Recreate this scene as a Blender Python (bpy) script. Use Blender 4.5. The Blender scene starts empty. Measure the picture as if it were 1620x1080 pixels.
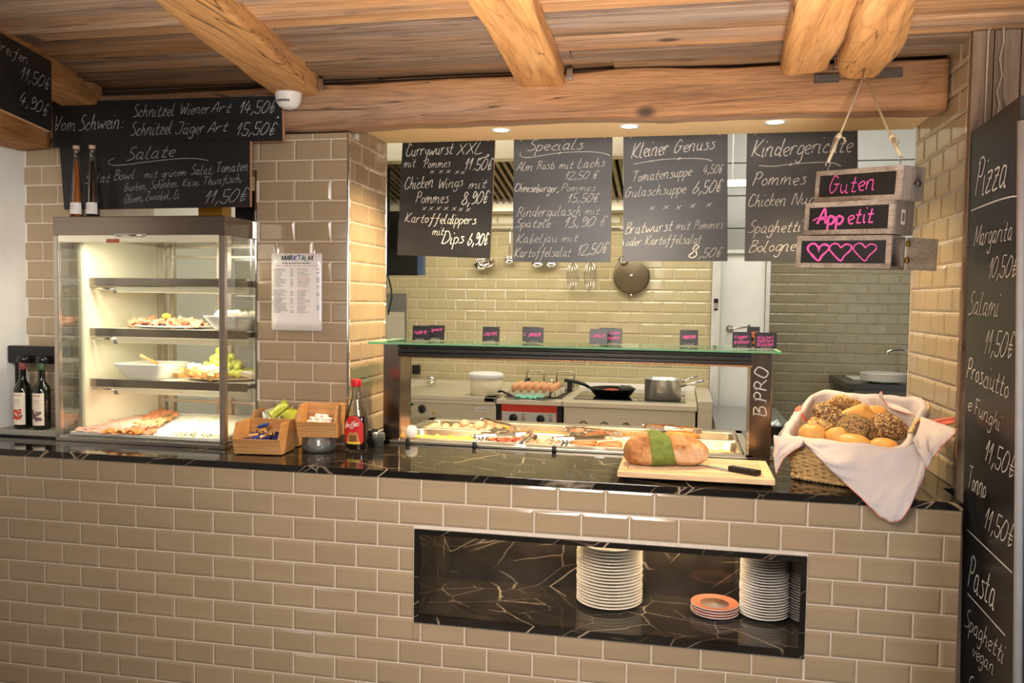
import bpy, bmesh, math, random
from mathutils import Vector, Matrix, noise
random.seed(11)
SC = bpy.context.scene
COL = SC.collection
PI = math.pi

# ---------------------------------------------------------------- camera
cam_d = bpy.data.cameras.new('camera')
cam = bpy.data.objects.new('camera', cam_d)
COL.objects.link(cam)
cam_d.sensor_width = 36.0
cam_d.lens = 29.1336
cam_d.clip_start = 0.05
RT = Vector((0.97941, 0.20144, 0.01295)); FW = Vector((-0.20061, 0.97847, -0.04842)); UP = Vector((-0.02242, 0.04482, 0.99874))
cm = Matrix.Identity(4)
for i in range(3):
    cm[i][0] = RT[i]; cm[i][1] = UP[i]; cm[i][2] = -FW[i]
cm.translation = Vector((2.36754, -2.61234, 1.49275))
cam.matrix_world = cm
SC.camera = cam

# ---------------------------------------------------------------- world, light, exposure
SC.view_settings.view_transform = 'Standard'
SC.view_settings.look = 'None'
SC.view_settings.gamma = 1.0
SC.view_settings.exposure = 0.0
SC.view_settings.use_curve_mapping = False
wd = bpy.data.worlds.new('room_air'); SC.world = wd; wd.use_nodes = True
wn = wd.node_tree.nodes['Background']
wn.inputs[0].default_value = (1.0, 0.90, 0.78, 1); wn.inputs[1].default_value = 0.125


def area(name, loc, target, sx, sy, power, col=(1, 1, 1), spread=180):
    d = bpy.data.lights.new(name, 'AREA'); d.shape = 'RECTANGLE'; d.size = sx; d.size_y = sy
    d.energy = power; d.color = col; d.spread = math.radians(spread)
    o = bpy.data.objects.new(name, d); COL.objects.link(o); o.location = loc
    o.rotation_euler = (Vector(target) - Vector(loc)).to_track_quat('-Z', 'Y').to_euler()
    return o


def point(name, loc, power, col, r=.03, spot=None, target=None, blend=.6):
    d = bpy.data.lights.new(name, 'SPOT' if spot else 'POINT'); d.energy = power; d.color = col; d.shadow_soft_size = r
    o = bpy.data.objects.new(name, d); COL.objects.link(o); o.location = loc
    if spot:
        d.spot_size = math.radians(spot); d.spot_blend = blend
        o.rotation_euler = (Vector(target) - Vector(loc)).to_track_quat('-Z', 'Y').to_euler()
    return o


WARM = (1.0, 0.72, 0.42); NEUT = (1.0, 0.90, 0.76); DAY = (0.86, 0.93, 1.0)
# daylight from the dining room's windows, behind the viewer
area('window_daylight', (5.2, -4.2, 1.7), (2.2, 0, 1.2), 1.4, 1.3, 66, DAY)
area('window_daylight', (-1.25, -4.6, 1.62), (1.2, 0, 1.3), .9, 1.0, 10, DAY)
# unseen fill lamps, added to brighten counter front, ceiling and plaster wall
area('fill_lamp', (1.85, -2.2, 2.0), (1.85, 0, .60), .8, .6, 18.5, (1, .92, .83), 100)
area('fill_lamp', (2.5, -1.6, .70), (2.35, -.9, 2.4), 1.4, .9, 44, (1, .90, .80), 85)
area('fill_lamp', (1.0, -1.9, 1.98), (-.36, -.05, 1.62), .3, .3, 3.0, (1, .95, .88), 42)
# kitchen strip lamps under the kitchen ceiling
area('kitchen_lamp', (1.5, 2.0, 2.85), (1.5, 2.6, 0.9), 2.2, .5, 42, (1, .95, .84))
area('kitchen_hood_lamp', (1.3, 2.75, 2.12), (1.3, 3.1, 1.0), 1.8, .25, 16, (1, .92, .74))
area('kitchen_lamp', (3.3, 2.7, 2.85), (3.3, 3.6, 1.0), .8, .4, 19, (1, .97, .90))

# ---------------------------------------------------------------- materials
def lin(c):
    return tuple((x / 255 / 12.92) if x <= 10 else ((x / 255 + .055) / 1.055) ** 2.4 for x in c)


MATS = {}


def nodes_of(m):
    m.use_nodes = True
    nt = m.node_tree
    return nt, nt.nodes, nt.links, nt.nodes['Principled BSDF']


def tex_noise(N, L, scale, detail=4, stretch=(1, 1, 1), dist=0, rough=.55):
    tc = N.new('ShaderNodeTexCoord'); mp = N.new('ShaderNodeMapping'); tx = N.new('ShaderNodeTexNoise')
    L.new(tc.outputs['Object'], mp.inputs['Vector']); L.new(mp.outputs[0], tx.inputs['Vector'])
    mp.inputs['Scale'].default_value = stretch
    tx.inputs['Scale'].default_value = scale; tx.inputs['Detail'].default_value = detail
    tx.inputs['Distortion'].default_value = dist; tx.inputs['Roughness'].default_value = rough
    return tx


def ramp(N, L, src, stops):
    r = N.new('ShaderNodeValToRGB'); L.new(src, r.inputs['Fac'])
    e = r.color_ramp.elements
    while len(e) < len(stops): e.new(.5)
    for k, (p, c) in enumerate(stops):
        e[k].position = p; e[k].color = (*c, 1) if len(c) == 3 else c
    return r


def mixc(N, L, fac, a, b, typ='MIX'):
    m = N.new('ShaderNodeMixRGB'); m.blend_type = typ
    for k, v in ((0, fac), (1, a), (2, b)):
        if hasattr(v, 'is_linked'): L.new(v, m.inputs[k])
        elif isinstance(v, (int, float)): m.inputs[k].default_value = v
        else: m.inputs[k].default_value = (*v, 1)
    return m.outputs[0]


def mat(name, rgb, rough=.5, metal=0.0, var=.08, vscale=12, stretch=(1, 1, 1), bump=0, bscale=60, bstretch=(1, 1, 1), coat=0,
        island=0, emit=0, trans=0, ior=1.45, spec=.5, sss=0):
    if name in MATS: return MATS[name]
    m = bpy.data.materials.new(name); MATS[name] = m
    nt, N, L, B = nodes_of(m)
    c = lin(rgb)
    B.inputs['Roughness'].default_value = rough; B.inputs['Metallic'].default_value = metal
    B.inputs['IOR'].default_value = ior; B.inputs['Specular IOR Level'].default_value = spec
    B.inputs['Coat Weight'].default_value = coat; B.inputs['Transmission Weight'].default_value = trans
    if sss:
        B.inputs['Subsurface Weight'].default_value = sss; B.inputs['Subsurface Radius'].default_value = (.01, .006, .004)
    col = None
    if var:
        tx = tex_noise(N, L, vscale, 3, stretch)
        col = ramp(N, L, tx.outputs['Fac'], [(.3, tuple(x * (1 - var) for x in c)), (.7, tuple(min(1, x * (1 + var)) for x in c))]).outputs[0]
    if island:
        g = N.new('ShaderNodeNewGeometry')
        r2 = ramp(N, L, g.outputs['Random Per Island'], [(0, (1 - island,) * 3), (1, (1.0,) * 3)])
        col = mixc(N, L, 1.0, col if col is not None else c, r2.outputs[0], 'MULTIPLY')
    if col is not None: L.new(col, B.inputs['Base Color'])
    else: B.inputs['Base Color'].default_value = (*c, 1)
    if bump:
        tb = tex_noise(N, L, bscale, 3, bstretch)
        bp = N.new('ShaderNodeBump'); bp.inputs['Strength'].default_value = bump; bp.inputs['Distance'].default_value = .004
        L.new(tb.outputs['Fac'], bp.inputs['Height']); L.new(bp.outputs[0], B.inputs['Normal'])
    if emit:
        B.inputs['Emission Color'].default_value = (*c, 1); B.inputs['Emission Strength'].default_value = emit
    return m


def wood(name, dark, mid, light, axis='x', scale=5.0, rough=.65, island=.25, bump=.5, knots=True, stretch=.10, grain=1.0, cracks=True, grey=0):
    if name in MATS: return MATS[name]
    m = bpy.data.materials.new(name); MATS[name] = m
    nt, N, L, B = nodes_of(m)
    st = {'x': (stretch, 1, 1), 'y': (1, stretch, 1), 'z': (1, 1, stretch)}[axis]
    g = N.new('ShaderNodeNewGeometry')
    tc = N.new('ShaderNodeTexCoord'); mp = N.new('ShaderNodeMapping')
    mp.inputs['Scale'].default_value = st
    ad = N.new('ShaderNodeVectorMath'); ad.operation = 'ADD'
    sc = N.new('ShaderNodeVectorMath'); sc.operation = 'SCALE'; sc.inputs[0].default_value = (3.1, 7.7, 5.3)
    L.new(g.outputs['Random Per Island'], sc.inputs['Scale'])
    L.new(tc.outputs['Object'], ad.inputs[0]); L.new(sc.outputs[0], ad.inputs[1]); L.new(ad.outputs[0], mp.inputs['Vector'])
    n1 = N.new('ShaderNodeTexNoise'); n1.inputs['Scale'].default_value = scale; n1.inputs['Detail'].default_value = 6; n1.inputs['Distortion'].default_value = 1.2; n1.inputs['Roughness'].default_value = .62
    n2 = N.new('ShaderNodeTexNoise'); n2.inputs['Scale'].default_value = scale * 16; n2.inputs['Detail'].default_value = 4
    wv = N.new('ShaderNodeTexNoise'); wv.inputs['Scale'].default_value = scale * 1.3; wv.inputs['Detail'].default_value = 1.5; wv.inputs['Distortion'].default_value = .8
    for t in (n1, n2, wv): L.new(mp.outputs[0], t.inputs['Vector'])
    # growth rings: fract of a smooth noise
    mu = N.new('ShaderNodeMath'); mu.operation = 'MULTIPLY'; mu.inputs[1].default_value = 16 * grain; L.new(wv.outputs['Fac'], mu.inputs[0])
    fr = N.new('ShaderNodeMath'); fr.operation = 'PINGPONG'; fr.inputs[1].default_value = 1.0; L.new(mu.outputs[0], fr.inputs[0])
    d, mi, li = lin(dark), lin(mid), lin(light)
    c1 = ramp(N, L, n1.outputs['Fac'], [(.28, d), (.5, mi), (.72, li)]).outputs[0]
    rg = ramp(N, L, fr.outputs[0], [(0, (.70, .67, .63)), (.16, (1, 1, 1)), (1, (1, 1, 1))]).outputs[0]
    c2 = mixc(N, L, .75, c1, rg, 'MULTIPLY')
    gr = ramp(N, L, n2.outputs['Fac'], [(.3, (.72, .70, .68)), (.6, (1.05, 1.05, 1.05))]).outputs[0]
    c3 = mixc(N, L, .8, c2, gr, 'MULTIPLY')
    ck = N.new('ShaderNodeTexNoise'); ck.inputs['Scale'].default_value = scale * 2.2; ck.inputs['Detail'].default_value = 2; ck.inputs['Distortion'].default_value = .4
    m2 = N.new('ShaderNodeMapping'); m2.inputs['Scale'].default_value = tuple(v * .45 if v < 1 else v for v in st); L.new(ad.outputs[0], m2.inputs['Vector']); L.new(m2.outputs[0], ck.inputs['Vector'])
    cf = ramp(N, L, ck.outputs['Fac'], [(.43, (0, 0, 0)), (.437, (1, 1, 1)), (.445, (0, 0, 0))]).outputs[0]
    c3 = mixc(N, L, cf, c3, tuple(x * .30 for x in d)) if cracks else c3
    if knots:
        vo = N.new('ShaderNodeTexVoronoi'); vo.inputs['Scale'].default_value = 4.4
        mk = N.new('ShaderNodeMapping'); mk.inputs['Scale'].default_value = tuple(.55 if s < 1 else 1.0 for s in st)
        L.new(ad.outputs[0], mk.inputs['Vector']); L.new(mk.outputs[0], vo.inputs['Vector'])
        kf = ramp(N, L, vo.outputs['Distance'], [(.045, (1, 1, 1)), (.115, (0, 0, 0))]).outputs[0]
        c3 = mixc(N, L, kf, c3, tuple(x * .35 for x in d))
    if grey:
        n3 = N.new('ShaderNodeTexNoise'); n3.inputs['Scale'].default_value = 3.0; n3.inputs['Detail'].default_value = 3; L.new(mp.outputs[0], n3.inputs['Vector'])
        gf = ramp(N, L, n3.outputs['Fac'], [(.42, (0, 0, 0)), (.60, (grey, grey, grey))]).outputs[0]
        hs = N.new('ShaderNodeHueSaturation'); hs.inputs['Saturation'].default_value = .42; hs.inputs['Value'].default_value = .95; L.new(c3, hs.inputs['Color'])
        c3 = mixc(N, L, gf, c3, hs.outputs[0])
    if island:
        ri = ramp(N, L, g.outputs['Random Per Island'], [(0, (1 - island, 1 - island * .98, 1 - island * .94)), (1, (1.12, 1.08, 1.04))]).outputs[0]
        c3 = mixc(N, L, 1.0, c3, ri, 'MULTIPLY')
    L.new(c3, B.inputs['Base Color']); B.inputs['Roughness'].default_value = rough
    bp = N.new('ShaderNodeBump'); bp.inputs['Strength'].default_value = bump; bp.inputs['Distance'].default_value = .006
    mx = N.new('ShaderNodeMath'); mx.operation = 'ADD'; L.new(n2.outputs['Fac'], mx.inputs[0]); L.new(n1.outputs['Fac'], mx.inputs[1])
    L.new(mx.outputs[0], bp.inputs['Height']); L.new(bp.outputs[0], B.inputs['Normal'])
    return m


def marble(name, lo=.018, hi=.056, cover=.47):
    m = bpy.data.materials.new(name); MATS[name] = m
    nt, N, L, B = nodes_of(m)
    tc = N.new('ShaderNodeTexCoord')
    def vein(scale, w, warp, seed):
        mp = N.new('ShaderNodeMapping'); mp.inputs['Location'].default_value = (seed, seed * .7, seed * .3)
        mp.vector_type = 'TEXTURE'; mp.inputs['Rotation'].default_value = (.5, .80 + .06 * seed, .2 * seed)
        mp.inputs['Scale'].default_value = (1.0, 1.0, 3.4)
        L.new(tc.outputs['Object'], mp.inputs['Vector'])
        nz = N.new('ShaderNodeTexNoise'); nz.inputs['Scale'].default_value = 3.0; nz.inputs['Detail'].default_value = 5
        L.new(mp.outputs[0], nz.inputs['Vector'])
        mv = N.new('ShaderNodeVectorMath'); mv.operation = 'MULTIPLY_ADD'
        mv.inputs[1].default_value = (warp, warp, warp)
        L.new(nz.outputs['Color'], mv.inputs[0]); L.new(mp.outputs[0], mv.inputs[2])
        vo = N.new('ShaderNodeTexVoronoi'); vo.feature = 'DISTANCE_TO_EDGE'; vo.inputs['Scale'].default_value = scale
        L.new(mv.outputs[0], vo.inputs['Vector'])
        a = ramp(N, L, vo.outputs['Distance'], [(0, (1, 1, 1)), (w, (0, 0, 0))]).outputs[0]
        nk = N.new('ShaderNodeTexNoise'); nk.inputs['Scale'].default_value = scale * .9; nk.inputs['Detail'].default_value = 2
        L.new(mp.outputs[0], nk.inputs['Vector'])
        k = ramp(N, L, nk.outputs['Fac'], [(cover, (0, 0, 0)), (cover + .10, (1, 1, 1))]).outputs[0]
        return mixc(N, L, 1.0, a, k, 'MULTIPLY')
    v1 = vein(5.0, .012, .10, 1.3); v2 = vein(10.0, .013, .06, 4.1)
    base = tex_noise(N, L, 5, 6)
    cb = ramp(N, L, base.outputs['Fac'], [(.3, (lo, lo * .85, lo * .75)), (.7, (hi, hi * .81, hi * .62))]).outputs[0]
    c = mixc(N, L, v1, cb, (.52, .40, .28)); c = mixc(N, L, v2, c, (.30, .23, .17))
    L.new(c, B.inputs['Base Color']); B.inputs['Roughness'].default_value = .07
    return m


def glass_mat(name, tint=(1, 1, 1), refl=1.0, body=0.0, rough=.02):
    """thin pane: clear transmission plus a mirror share that grows at grazing angles"""
    if name in MATS: return MATS[name]
    m = bpy.data.materials.new(name); MATS[name] = m; m.use_nodes = True
    nt = m.node_tree; N, L = nt.nodes, nt.links
    N.remove(N['Principled BSDF'])
    tr = N.new('ShaderNodeBsdfTransparent'); tr.inputs[0].default_value = (*tint, 1)
    gl = N.new('ShaderNodeBsdfGlossy'); gl.inputs['Roughness'].default_value = rough
    fr = N.new('ShaderNodeFresnel'); fr.inputs['IOR'].default_value = 1.45
    mu = N.new('ShaderNodeMath'); mu.operation = 'MULTIPLY'; mu.inputs[1].default_value = refl; mu.use_clamp = True
    L.new(fr.outputs[0], mu.inputs[0])
    mx = N.new('ShaderNodeMixShader'); L.new(mu.outputs[0], mx.inputs[0]); L.new(tr.outputs[0], mx.inputs[1]); L.new(gl.outputs[0], mx.inputs[2])
    out = mx
    if body:
        df = N.new('ShaderNodeBsdfDiffuse'); df.inputs[0].default_value = (*tint, 1)
        m2 = N.new('ShaderNodeMixShader'); m2.inputs[0].default_value = body
        L.new(mx.outputs[0], m2.inputs[1]); L.new(df.outputs[0], m2.inputs[2]); out = m2
    L.new(out.outputs[0], N['Material Output'].inputs[0])
    return m


def seeded(name, base, seed_a, seed_b, scale=170, cover=.5, rough=.75):
    m = bpy.data.materials.new(name); MATS[name] = m
    nt, N, L, B = nodes_of(m)
    tc = N.new('ShaderNodeTexCoord'); vo = N.new('ShaderNodeTexVoronoi'); vo.inputs['Scale'].default_value = scale
    L.new(tc.outputs['Object'], vo.inputs['Vector'])
    b = tex_noise(N, L, 18, 4)
    cb = ramp(N, L, b.outputs['Fac'], [(.3, tuple(x * .6 for x in lin(base))), (.7, lin(base))]).outputs[0]
    sp = N.new('ShaderNodeSeparateColor'); L.new(vo.outputs['Color'], sp.inputs[0])
    cs = ramp(N, L, sp.outputs[0], [(.1, lin(seed_b)), (.9, lin(seed_a))]).outputs[0]
    msk = ramp(N, L, sp.outputs[1], [(1 - cover - .02, (0, 0, 0)), (1 - cover + .02, (1, 1, 1))]).outputs[0]
    L.new(mixc(N, L, msk, cb, cs), B.inputs['Base Color']); B.inputs['Roughness'].default_value = rough
    bp = N.new('ShaderNodeBump'); bp.inputs['Strength'].default_value = .9; bp.inputs['Distance'].default_value = .004; bp.invert = True
    L.new(vo.outputs['Distance'], bp.inputs['Height']); L.new(bp.outputs[0], B.inputs['Normal'])
    return m


TILE = mat('taupe_glazed_tile', (168, 147, 119), .10, var=.05, vscale=9, stretch=(.3, 1, 3), island=.10)
GROUT = mat('pale_grout', (216, 202, 186), .8, var=.06, vscale=40)
KTILE = mat('cream_glazed_tile', (194, 180, 140), .12, var=.04, vscale=9, stretch=(.3, 1, 3), island=.08)
KGROUT = mat('kitchen_grout', (214, 206, 180), .8)
GTILE = mat('grey_olive_tile', (156, 144, 112), .30, var=.04, vscale=9, island=.08)
GGROUT = mat('grey_grout', (176, 168, 146), .8)
STEEL = mat('brushed_steel', (200, 196, 190), .26, 1.0, var=.06, vscale=40, stretch=(.02, 1, 1), bump=.06, bscale=220, bstretch=(.02, 1, 1))
STEELV = mat('brushed_steel_upright', (206, 196, 184), .24, 1.0, var=.08, vscale=50, stretch=(1, 1, .02), bump=.05, bscale=220, bstretch=(1, 1, .02))
CHROME = mat('polished_steel', (225, 222, 216), .10, 1.0, var=0)
DSTEEL = mat('dark_anodised_bar', (70, 68, 66), .32, .9, var=.05)
BLACKP = mat('black_plastic', (22, 22, 23), .38, var=.05)
WHITEP = mat('white_plastic', (236, 232, 226), .35, var=.02)
PORC = mat('white_porcelain', (240, 234, 224), .12, var=.02)
SLATE = mat('black_chalkboard', (37, 36, 37), .36, var=.22, vscale=3.5)
SLATEG = mat('sheen_grey_chalkboard', (78, 80, 84), .34, var=.26, vscale=4.5, stretch=(.5, 1, 1))  # lighter slate: room reflection painted into the grey, with smudges
CHALK = mat('white_chalk', (226, 224, 218), .9, var=0)
CHALKG = mat('grey_chalk', (182, 182, 180), .9, var=0)
PINK = mat('pink_chalk', (232, 96, 178), .8, var=0)
ORANGE = mat('orange_chalk', (240, 140, 80), .8, var=0)
MDF = mat('board_edge_wood', (196, 150, 112), .7, var=.1)
BEAMW = wood('old_beam_timber', (116, 82, 52), (166, 118, 76), (186, 140, 98), 'x', 6.5, .72, island=0, bump=.8, stretch=.08, grey=.75)
BEAMY = wood('old_joist_timber', (142, 96, 54), (190, 136, 80), (210, 160, 104), 'y', 5.5, .72, island=0, bump=.7, stretch=.09)
PLANKW = wood('weathered_ceiling_plank', (114, 84, 56), (174, 130, 88), (214, 172, 124), 'x', 6.5, .75, island=.50, bump=.7, stretch=.06, grey=.7)
CLADW = wood('grey_brown_cladding', (100, 80, 62), (136, 112, 90), (164, 138, 114), 'z', 6, .75, island=.22, bump=.4)
CRATEW = wood('whitewashed_crate_wood', (128, 116, 104), (166, 154, 140), (196, 186, 172), 'x', 9, .75, island=.15, bump=.4, knots=False, cracks=False)
CRATED = wood('grey_crate_wood', (104, 94, 86), (134, 122, 112), (156, 144, 132), 'z', 9, .75, island=.1, bump=.3, knots=False, cracks=False)
BAMBOO = wood('bamboo_ply', (172, 120, 66), (198, 146, 90), (214, 168, 112), 'x', 7, .42, island=.14, bump=.12, knots=False, stretch=.06, cracks=False)
BOARDW = wood('beech_board', (216, 176, 130), (236, 202, 160), (246, 218, 180), 'x', 8, .5, island=.12, bump=.15, knots=False, stretch=.06, cracks=False)
MARBLE = marble('black_marble', .008, .022); NMARB = marble('lit_black_marble', .020, .060)  # niche copy is lighter and browner: strip light painted into the marble
PLASTER = mat('white_plaster', (226, 222, 214), .9, var=.05, vscale=3, bump=.5, bscale=18)
SOFFITM = mat('cream_soffit_board', (240, 214, 168), .55, var=.03)
WALLW = mat('white_wall_panel', (222, 222, 216), .4, var=.02)
FLOORM = mat('floor_stone', (120, 112, 104), .5, var=.15, vscale=4)
PANE = glass_mat('clear_pane', (.97, .985, .97), .55)
GREENG = glass_mat('green_glass_edge', (.55, .86, .66), .8, body=.30)
CLEARP = glass_mat('clear_plastic', (.90, .92, .92), 1.4, body=.10)
CLEARG = glass_mat('clear_glass', (.97, .98, .97), 1.5, body=.06)


# ---------------------------------------------------------------- mesh builder
class MB:
    def __init__(s, T=None):
        s.v = []; s.f = []; s.m = []; s.s = []; s.T = T

    def add(s, vs, fs, m=0, smooth=False):
        o = len(s.v)
        if s.T is not None: vs = [s.T @ Vector(v) for v in vs]
        s.v += [tuple(v) for v in vs]
        for f in fs:
            s.f.append(tuple(i + o for i in f)); s.m.append(m); s.s.append(smooth)
        return s

    def box(s, x0, x1, y0, y1, z0, z1, m=0, bev=0, M=None):
        b = bmesh.new(); bmesh.ops.create_cube(b, size=1)
        for v in b.verts: v.co = Vector(((x0 + x1) / 2 + v.co.x * (x1 - x0), (y0 + y1) / 2 + v.co.y * (y1 - y0), (z0 + z1) / 2 + v.co.z * (z1 - z0)))
        if bev:
            bev = min(bev, abs(x1 - x0) * .45, abs(y1 - y0) * .45, abs(z1 - z0) * .45)
            bmesh.ops.bevel(b, geom=b.edges[:], offset=bev, segments=2, profile=.6, affect='EDGES')
        if M is not None: b.transform(M)
        b.verts.index_update()
        s.add([v.co.copy() for v in b.verts], [[v.index for v in f.verts] for f in b.faces], m)
        b.free(); return s

    def prism(s, poly, fn, m=0, smooth=False):
        """poly: 2-D outline; fn(p, t) -> 3-D point, t in (0, 1)"""
        n = len(poly)
        vs = [fn(p, 0) for p in poly] + [fn(p, 1) for p in poly]
        fs = [tuple(range(n - 1, -1, -1)), tuple(range(n, 2 * n))]
        fs += [(i, (i + 1) % n, n + (i + 1) % n, n + i) for i in range(n)]
        return s.add(vs, fs, m, smooth)

    def lathe(s, prof, c=(0, 0, 0), seg=28, m=0, M=None, smooth=True, sx=1, sy=1):
        vs = []; fs = []
        n = len(prof)
        for (r, z) in prof:
            for k in range(seg):
                a = 2 * PI * k / seg
                vs.append(Vector((r * math.cos(a) * sx, r * math.sin(a) * sy, z)))
        if M is not None: vs = [M @ v for v in vs]
        vs = [v + Vector(c) for v in vs]
        for i in range(n - 1):
            for k in range(seg):
                k2 = (k + 1) % seg
                fs.append((i * seg + k, i * seg + k2, (i + 1) * seg + k2, (i + 1) * seg + k))
        if prof[0][0] > 1e-6: fs.append(tuple(range(seg - 1, -1, -1)))
        if prof[-1][0] > 1e-6: fs.append(tuple((n - 1) * seg + k for k in range(seg)))
        return s.add(vs, fs, m, smooth)

    def tube(s, pts, r, seg=8, m=0, closed=False, radii=None, cap=True):
        P = [Vector(p) for p in pts]; n = len(P); vs = []; fs = []
        ref = None
        for i in range(n):
            a = P[(i - 1) % n] if (closed or i > 0) else P[i]; b = P[(i + 1) % n] if (closed or i < n - 1) else P[i]
            d = (b - a)
            d = d.normalized() if d.length > 1e-9 else Vector((0, 0, 1))
            if ref is None:
                ref = Vector((0, 0, 1)) if abs(d.z) < .9 else Vector((1, 0, 0))
            x = (ref - d * ref.dot(d))
            x = x.normalized() if x.length > 1e-6 else d.orthogonal().normalized()
            ref = x; y = d.cross(x)
            rr = radii[i] if radii else r
            for k in range(seg):
                t = 2 * PI * k / seg
                vs.append(P[i] + x * (rr * math.cos(t)) + y * (rr * math.sin(t)))
        for i in range(n if closed else n - 1):
            j = (i + 1) % n
            for k in range(seg):
                k2 = (k + 1) % seg
                fs.append((i * seg + k, i * seg + k2, j * seg + k2, j * seg + k))
        if cap and not closed:
            fs.append(tuple(range(seg - 1, -1, -1))); fs.append(tuple((n - 1) * seg + k for k in range(seg)))
        return s.add(vs, fs, m, True)

    def ball(s, c, r, seg=14, m=0, M=None, bump=0, bs=20, seed=0):
        """ellipsoid with optional lumps"""
        if not hasattr(r, '__len__'): r = (r, r, r)
        rings = max(6, seg // 2); vs = []; fs = []
        for i in range(rings + 1):
            th = PI * i / rings
            for k in range(seg):
                a = 2 * PI * k / seg
                v = Vector((math.sin(th) * math.cos(a), math.sin(th) * math.sin(a), math.cos(th)))
                q = 1 + (bump * noise.noise(v * bs * .1 + Vector((seed, seed, 0))) if bump else 0)
                v = Vector((v.x * r[0] * q, v.y * r[1] * q, v.z * r[2] * q))
                if M is not None: v = M @ v
                vs.append(v + Vector(c))
        for i in range(rings):
            for k in range(seg):
                k2 = (k + 1) % seg
                fs.append((i * seg + k, (i + 1) * seg + k, (i + 1) * seg + k2, i * seg + k2))
        return s.add(vs, fs, m, True)

    def grid(s, fn, nu, nv, m=0, smooth=True, wrap=False, thick=0):
        vs = []; fs = []
        nn = nu if wrap else nu + 1
        for j in range(nv + 1):
            for i in range(nn): vs.append(Vector(fn(i / nu, j / nv)))
        for j in range(nv):
            for i in range(nu):
                i2 = (i + 1) % nn
                fs.append((j * nn + i, j * nn + i2, (j + 1) * nn + i2, (j + 1) * nn + i))
        return s.add(vs, fs, m, smooth)

    def build(s, name, mats, parent=None, mods=None):
        me = bpy.data.meshes.new(name)
        me.from_pydata(s.v, [], s.f)
        if not isinstance(mats, (list, tuple)): mats = [mats]
        for x in mats: me.materials.append(x)
        me.polygons.foreach_set('material_index', s.m)
        me.polygons.foreach_set('use_smooth', s.s)
        me.update()
        o = bpy.data.objects.new(name, me); COL.objects.link(o)
        if parent is not None: o.parent = parent
        return o


def solid(o, t, off=0):
    md = o.modifiers.new('thickness', 'SOLIDIFY'); md.thickness = t; md.offset = off
    return o


def tag(o, label, cat, group=None, kind=None):
    o['label'] = label; o['category'] = cat
    if group: o['group'] = group
    if kind: o['kind'] = kind
    return o


def thing(name, label, cat, loc=(0, 0, 0), rotz=0, group=None):
    o = bpy.data.objects.new(name, None); COL.objects.link(o)
    o.empty_display_size = .05
    o.location = loc; o.rotation_euler = (0, 0, rotz)
    tag(o, label, cat, group)
    return o


def W(root):
    """builder that takes world coordinates for a child of root"""
    M = Matrix.Translation(root.location) @ root.rotation_euler.to_matrix().to_4x4()
    return MB(M.inverted())


def struct(o):
    o['kind'] = 'structure'; return o


def dup(root, loc, rotz=None, label=None, group=None, cat=None):
    r = root.copy(); COL.objects.link(r); r.location = loc
    if rotz is not None: r.rotation_euler = (0, 0, rotz) if not hasattr(rotz, '__len__') else rotz
    if label: r['label'] = label
    if group: r['group'] = group
    for ch in list(root.children):
        c = ch.copy(); COL.objects.link(c); c.parent = r
        for g in list(ch.children):
            d = g.copy(); COL.objects.link(d); d.parent = c
    return r


# ---------------------------------------------------------------- handwriting
G = {
 'a': '36 16 04 13 34|36 33 43', 'b': '19 03 23 34 25 04', 'c': '35 26 04 13 33', 'd': '35 16 04 13 34|49 33 43', 'e': '04 35 26 05 13 33',
 'f': '49 38 23 11 01|06 46', 'g': '36 16 04 13 34|36 31 10 01', 'h': '19 03|04 26 35 33 43', 'i': '06 03 13|18 18', 'j': '16 11 00|18 18',
 'k': '19 03|36 04 33', 'l': '19 04 13 23', 'm': '06 03|04 16 26 23|24 46 55 53 63', 'n': '06 03|04 16 36 33 43', 'o': '26 05 13 34 26',
 'p': '06 00|05 16 35 23 03', 'r': '06 03|04 16 36', 's': '36 16 25 34 23 03', 't': '28 14 13 33|06 36', 'u': '06 04 13 34|36 33 43',
 'v': '06 13 36', 'w': '06 13 35 43 66', 'x': '06 33|36 03', 'y': '06 14 34|36 21 00', 'z': '06 36 03 33|15 35', 'q': '36 16 04 13 34|36 30',
 'A': '03 39 43|15 45', 'B': '03 19|09 39 48 16|16 46 44 23 03', 'C': '48 29 06 04 13 33 44', 'D': '03 19|09 39 56 44 23 03', 'E': '48 29 17 26 36|26 05 13 33 44',
 'F': '13 19|09 49|16 36', 'G': '48 29 06 04 13 34 46|26 56', 'H': '03 19|43 59|16 46', 'I': '19 03', 'J': '59 44 33 13 04|19 59', 'K': '03 19|59 15 53',
 'L': '19 03 43', 'M': '03 19 34 69 63', 'N': '03 19 43 59', 'O': '29 05 13 33 57 39 29', 'P': '03 19|08 29 48 36 16', 'R': '03 19|08 29 48 36 16|26 53',
 'S': '49 29 17 36 44 23 03', 'T': '09 59|39 23', 'U': '09 04 13 34 49|44 53', 'V': '09 13 49', 'W': '09 13 37 43 69', 'X': '09 43|49 03', 'Z': '09 49 03 43',
 '0': '29 06 04 13 34 46 48 29', '1': '06 29 13', '2': '08 29 48 36 03 43', '3': '09 39 26 35 44 23 03', '4': '29 05 45|37 23', '5': '19 16 36 45 33 13 04|19 49',
 '6': '39 16 04 13 34 45 26 05', '7': '09 49 13', '8': '48 29 17 36 44 23 04 26 48', '9': '48 29 17 26 48 44 13', '€': '48 29 15 13 34|06 36|05 35',
 ',': '14 02', '.': '13 13', ':': '15 15|13 13', '-': '05 35', '+': '05 45|27 23', '!': '29 15|13 13', 'ß': '03 18 39 36 44 23',
}
for u, b in (('ä', 'a'), ('ö', 'o'), ('ü', 'u')): G[u] = G[b] + '|18 18|38 38'


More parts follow.
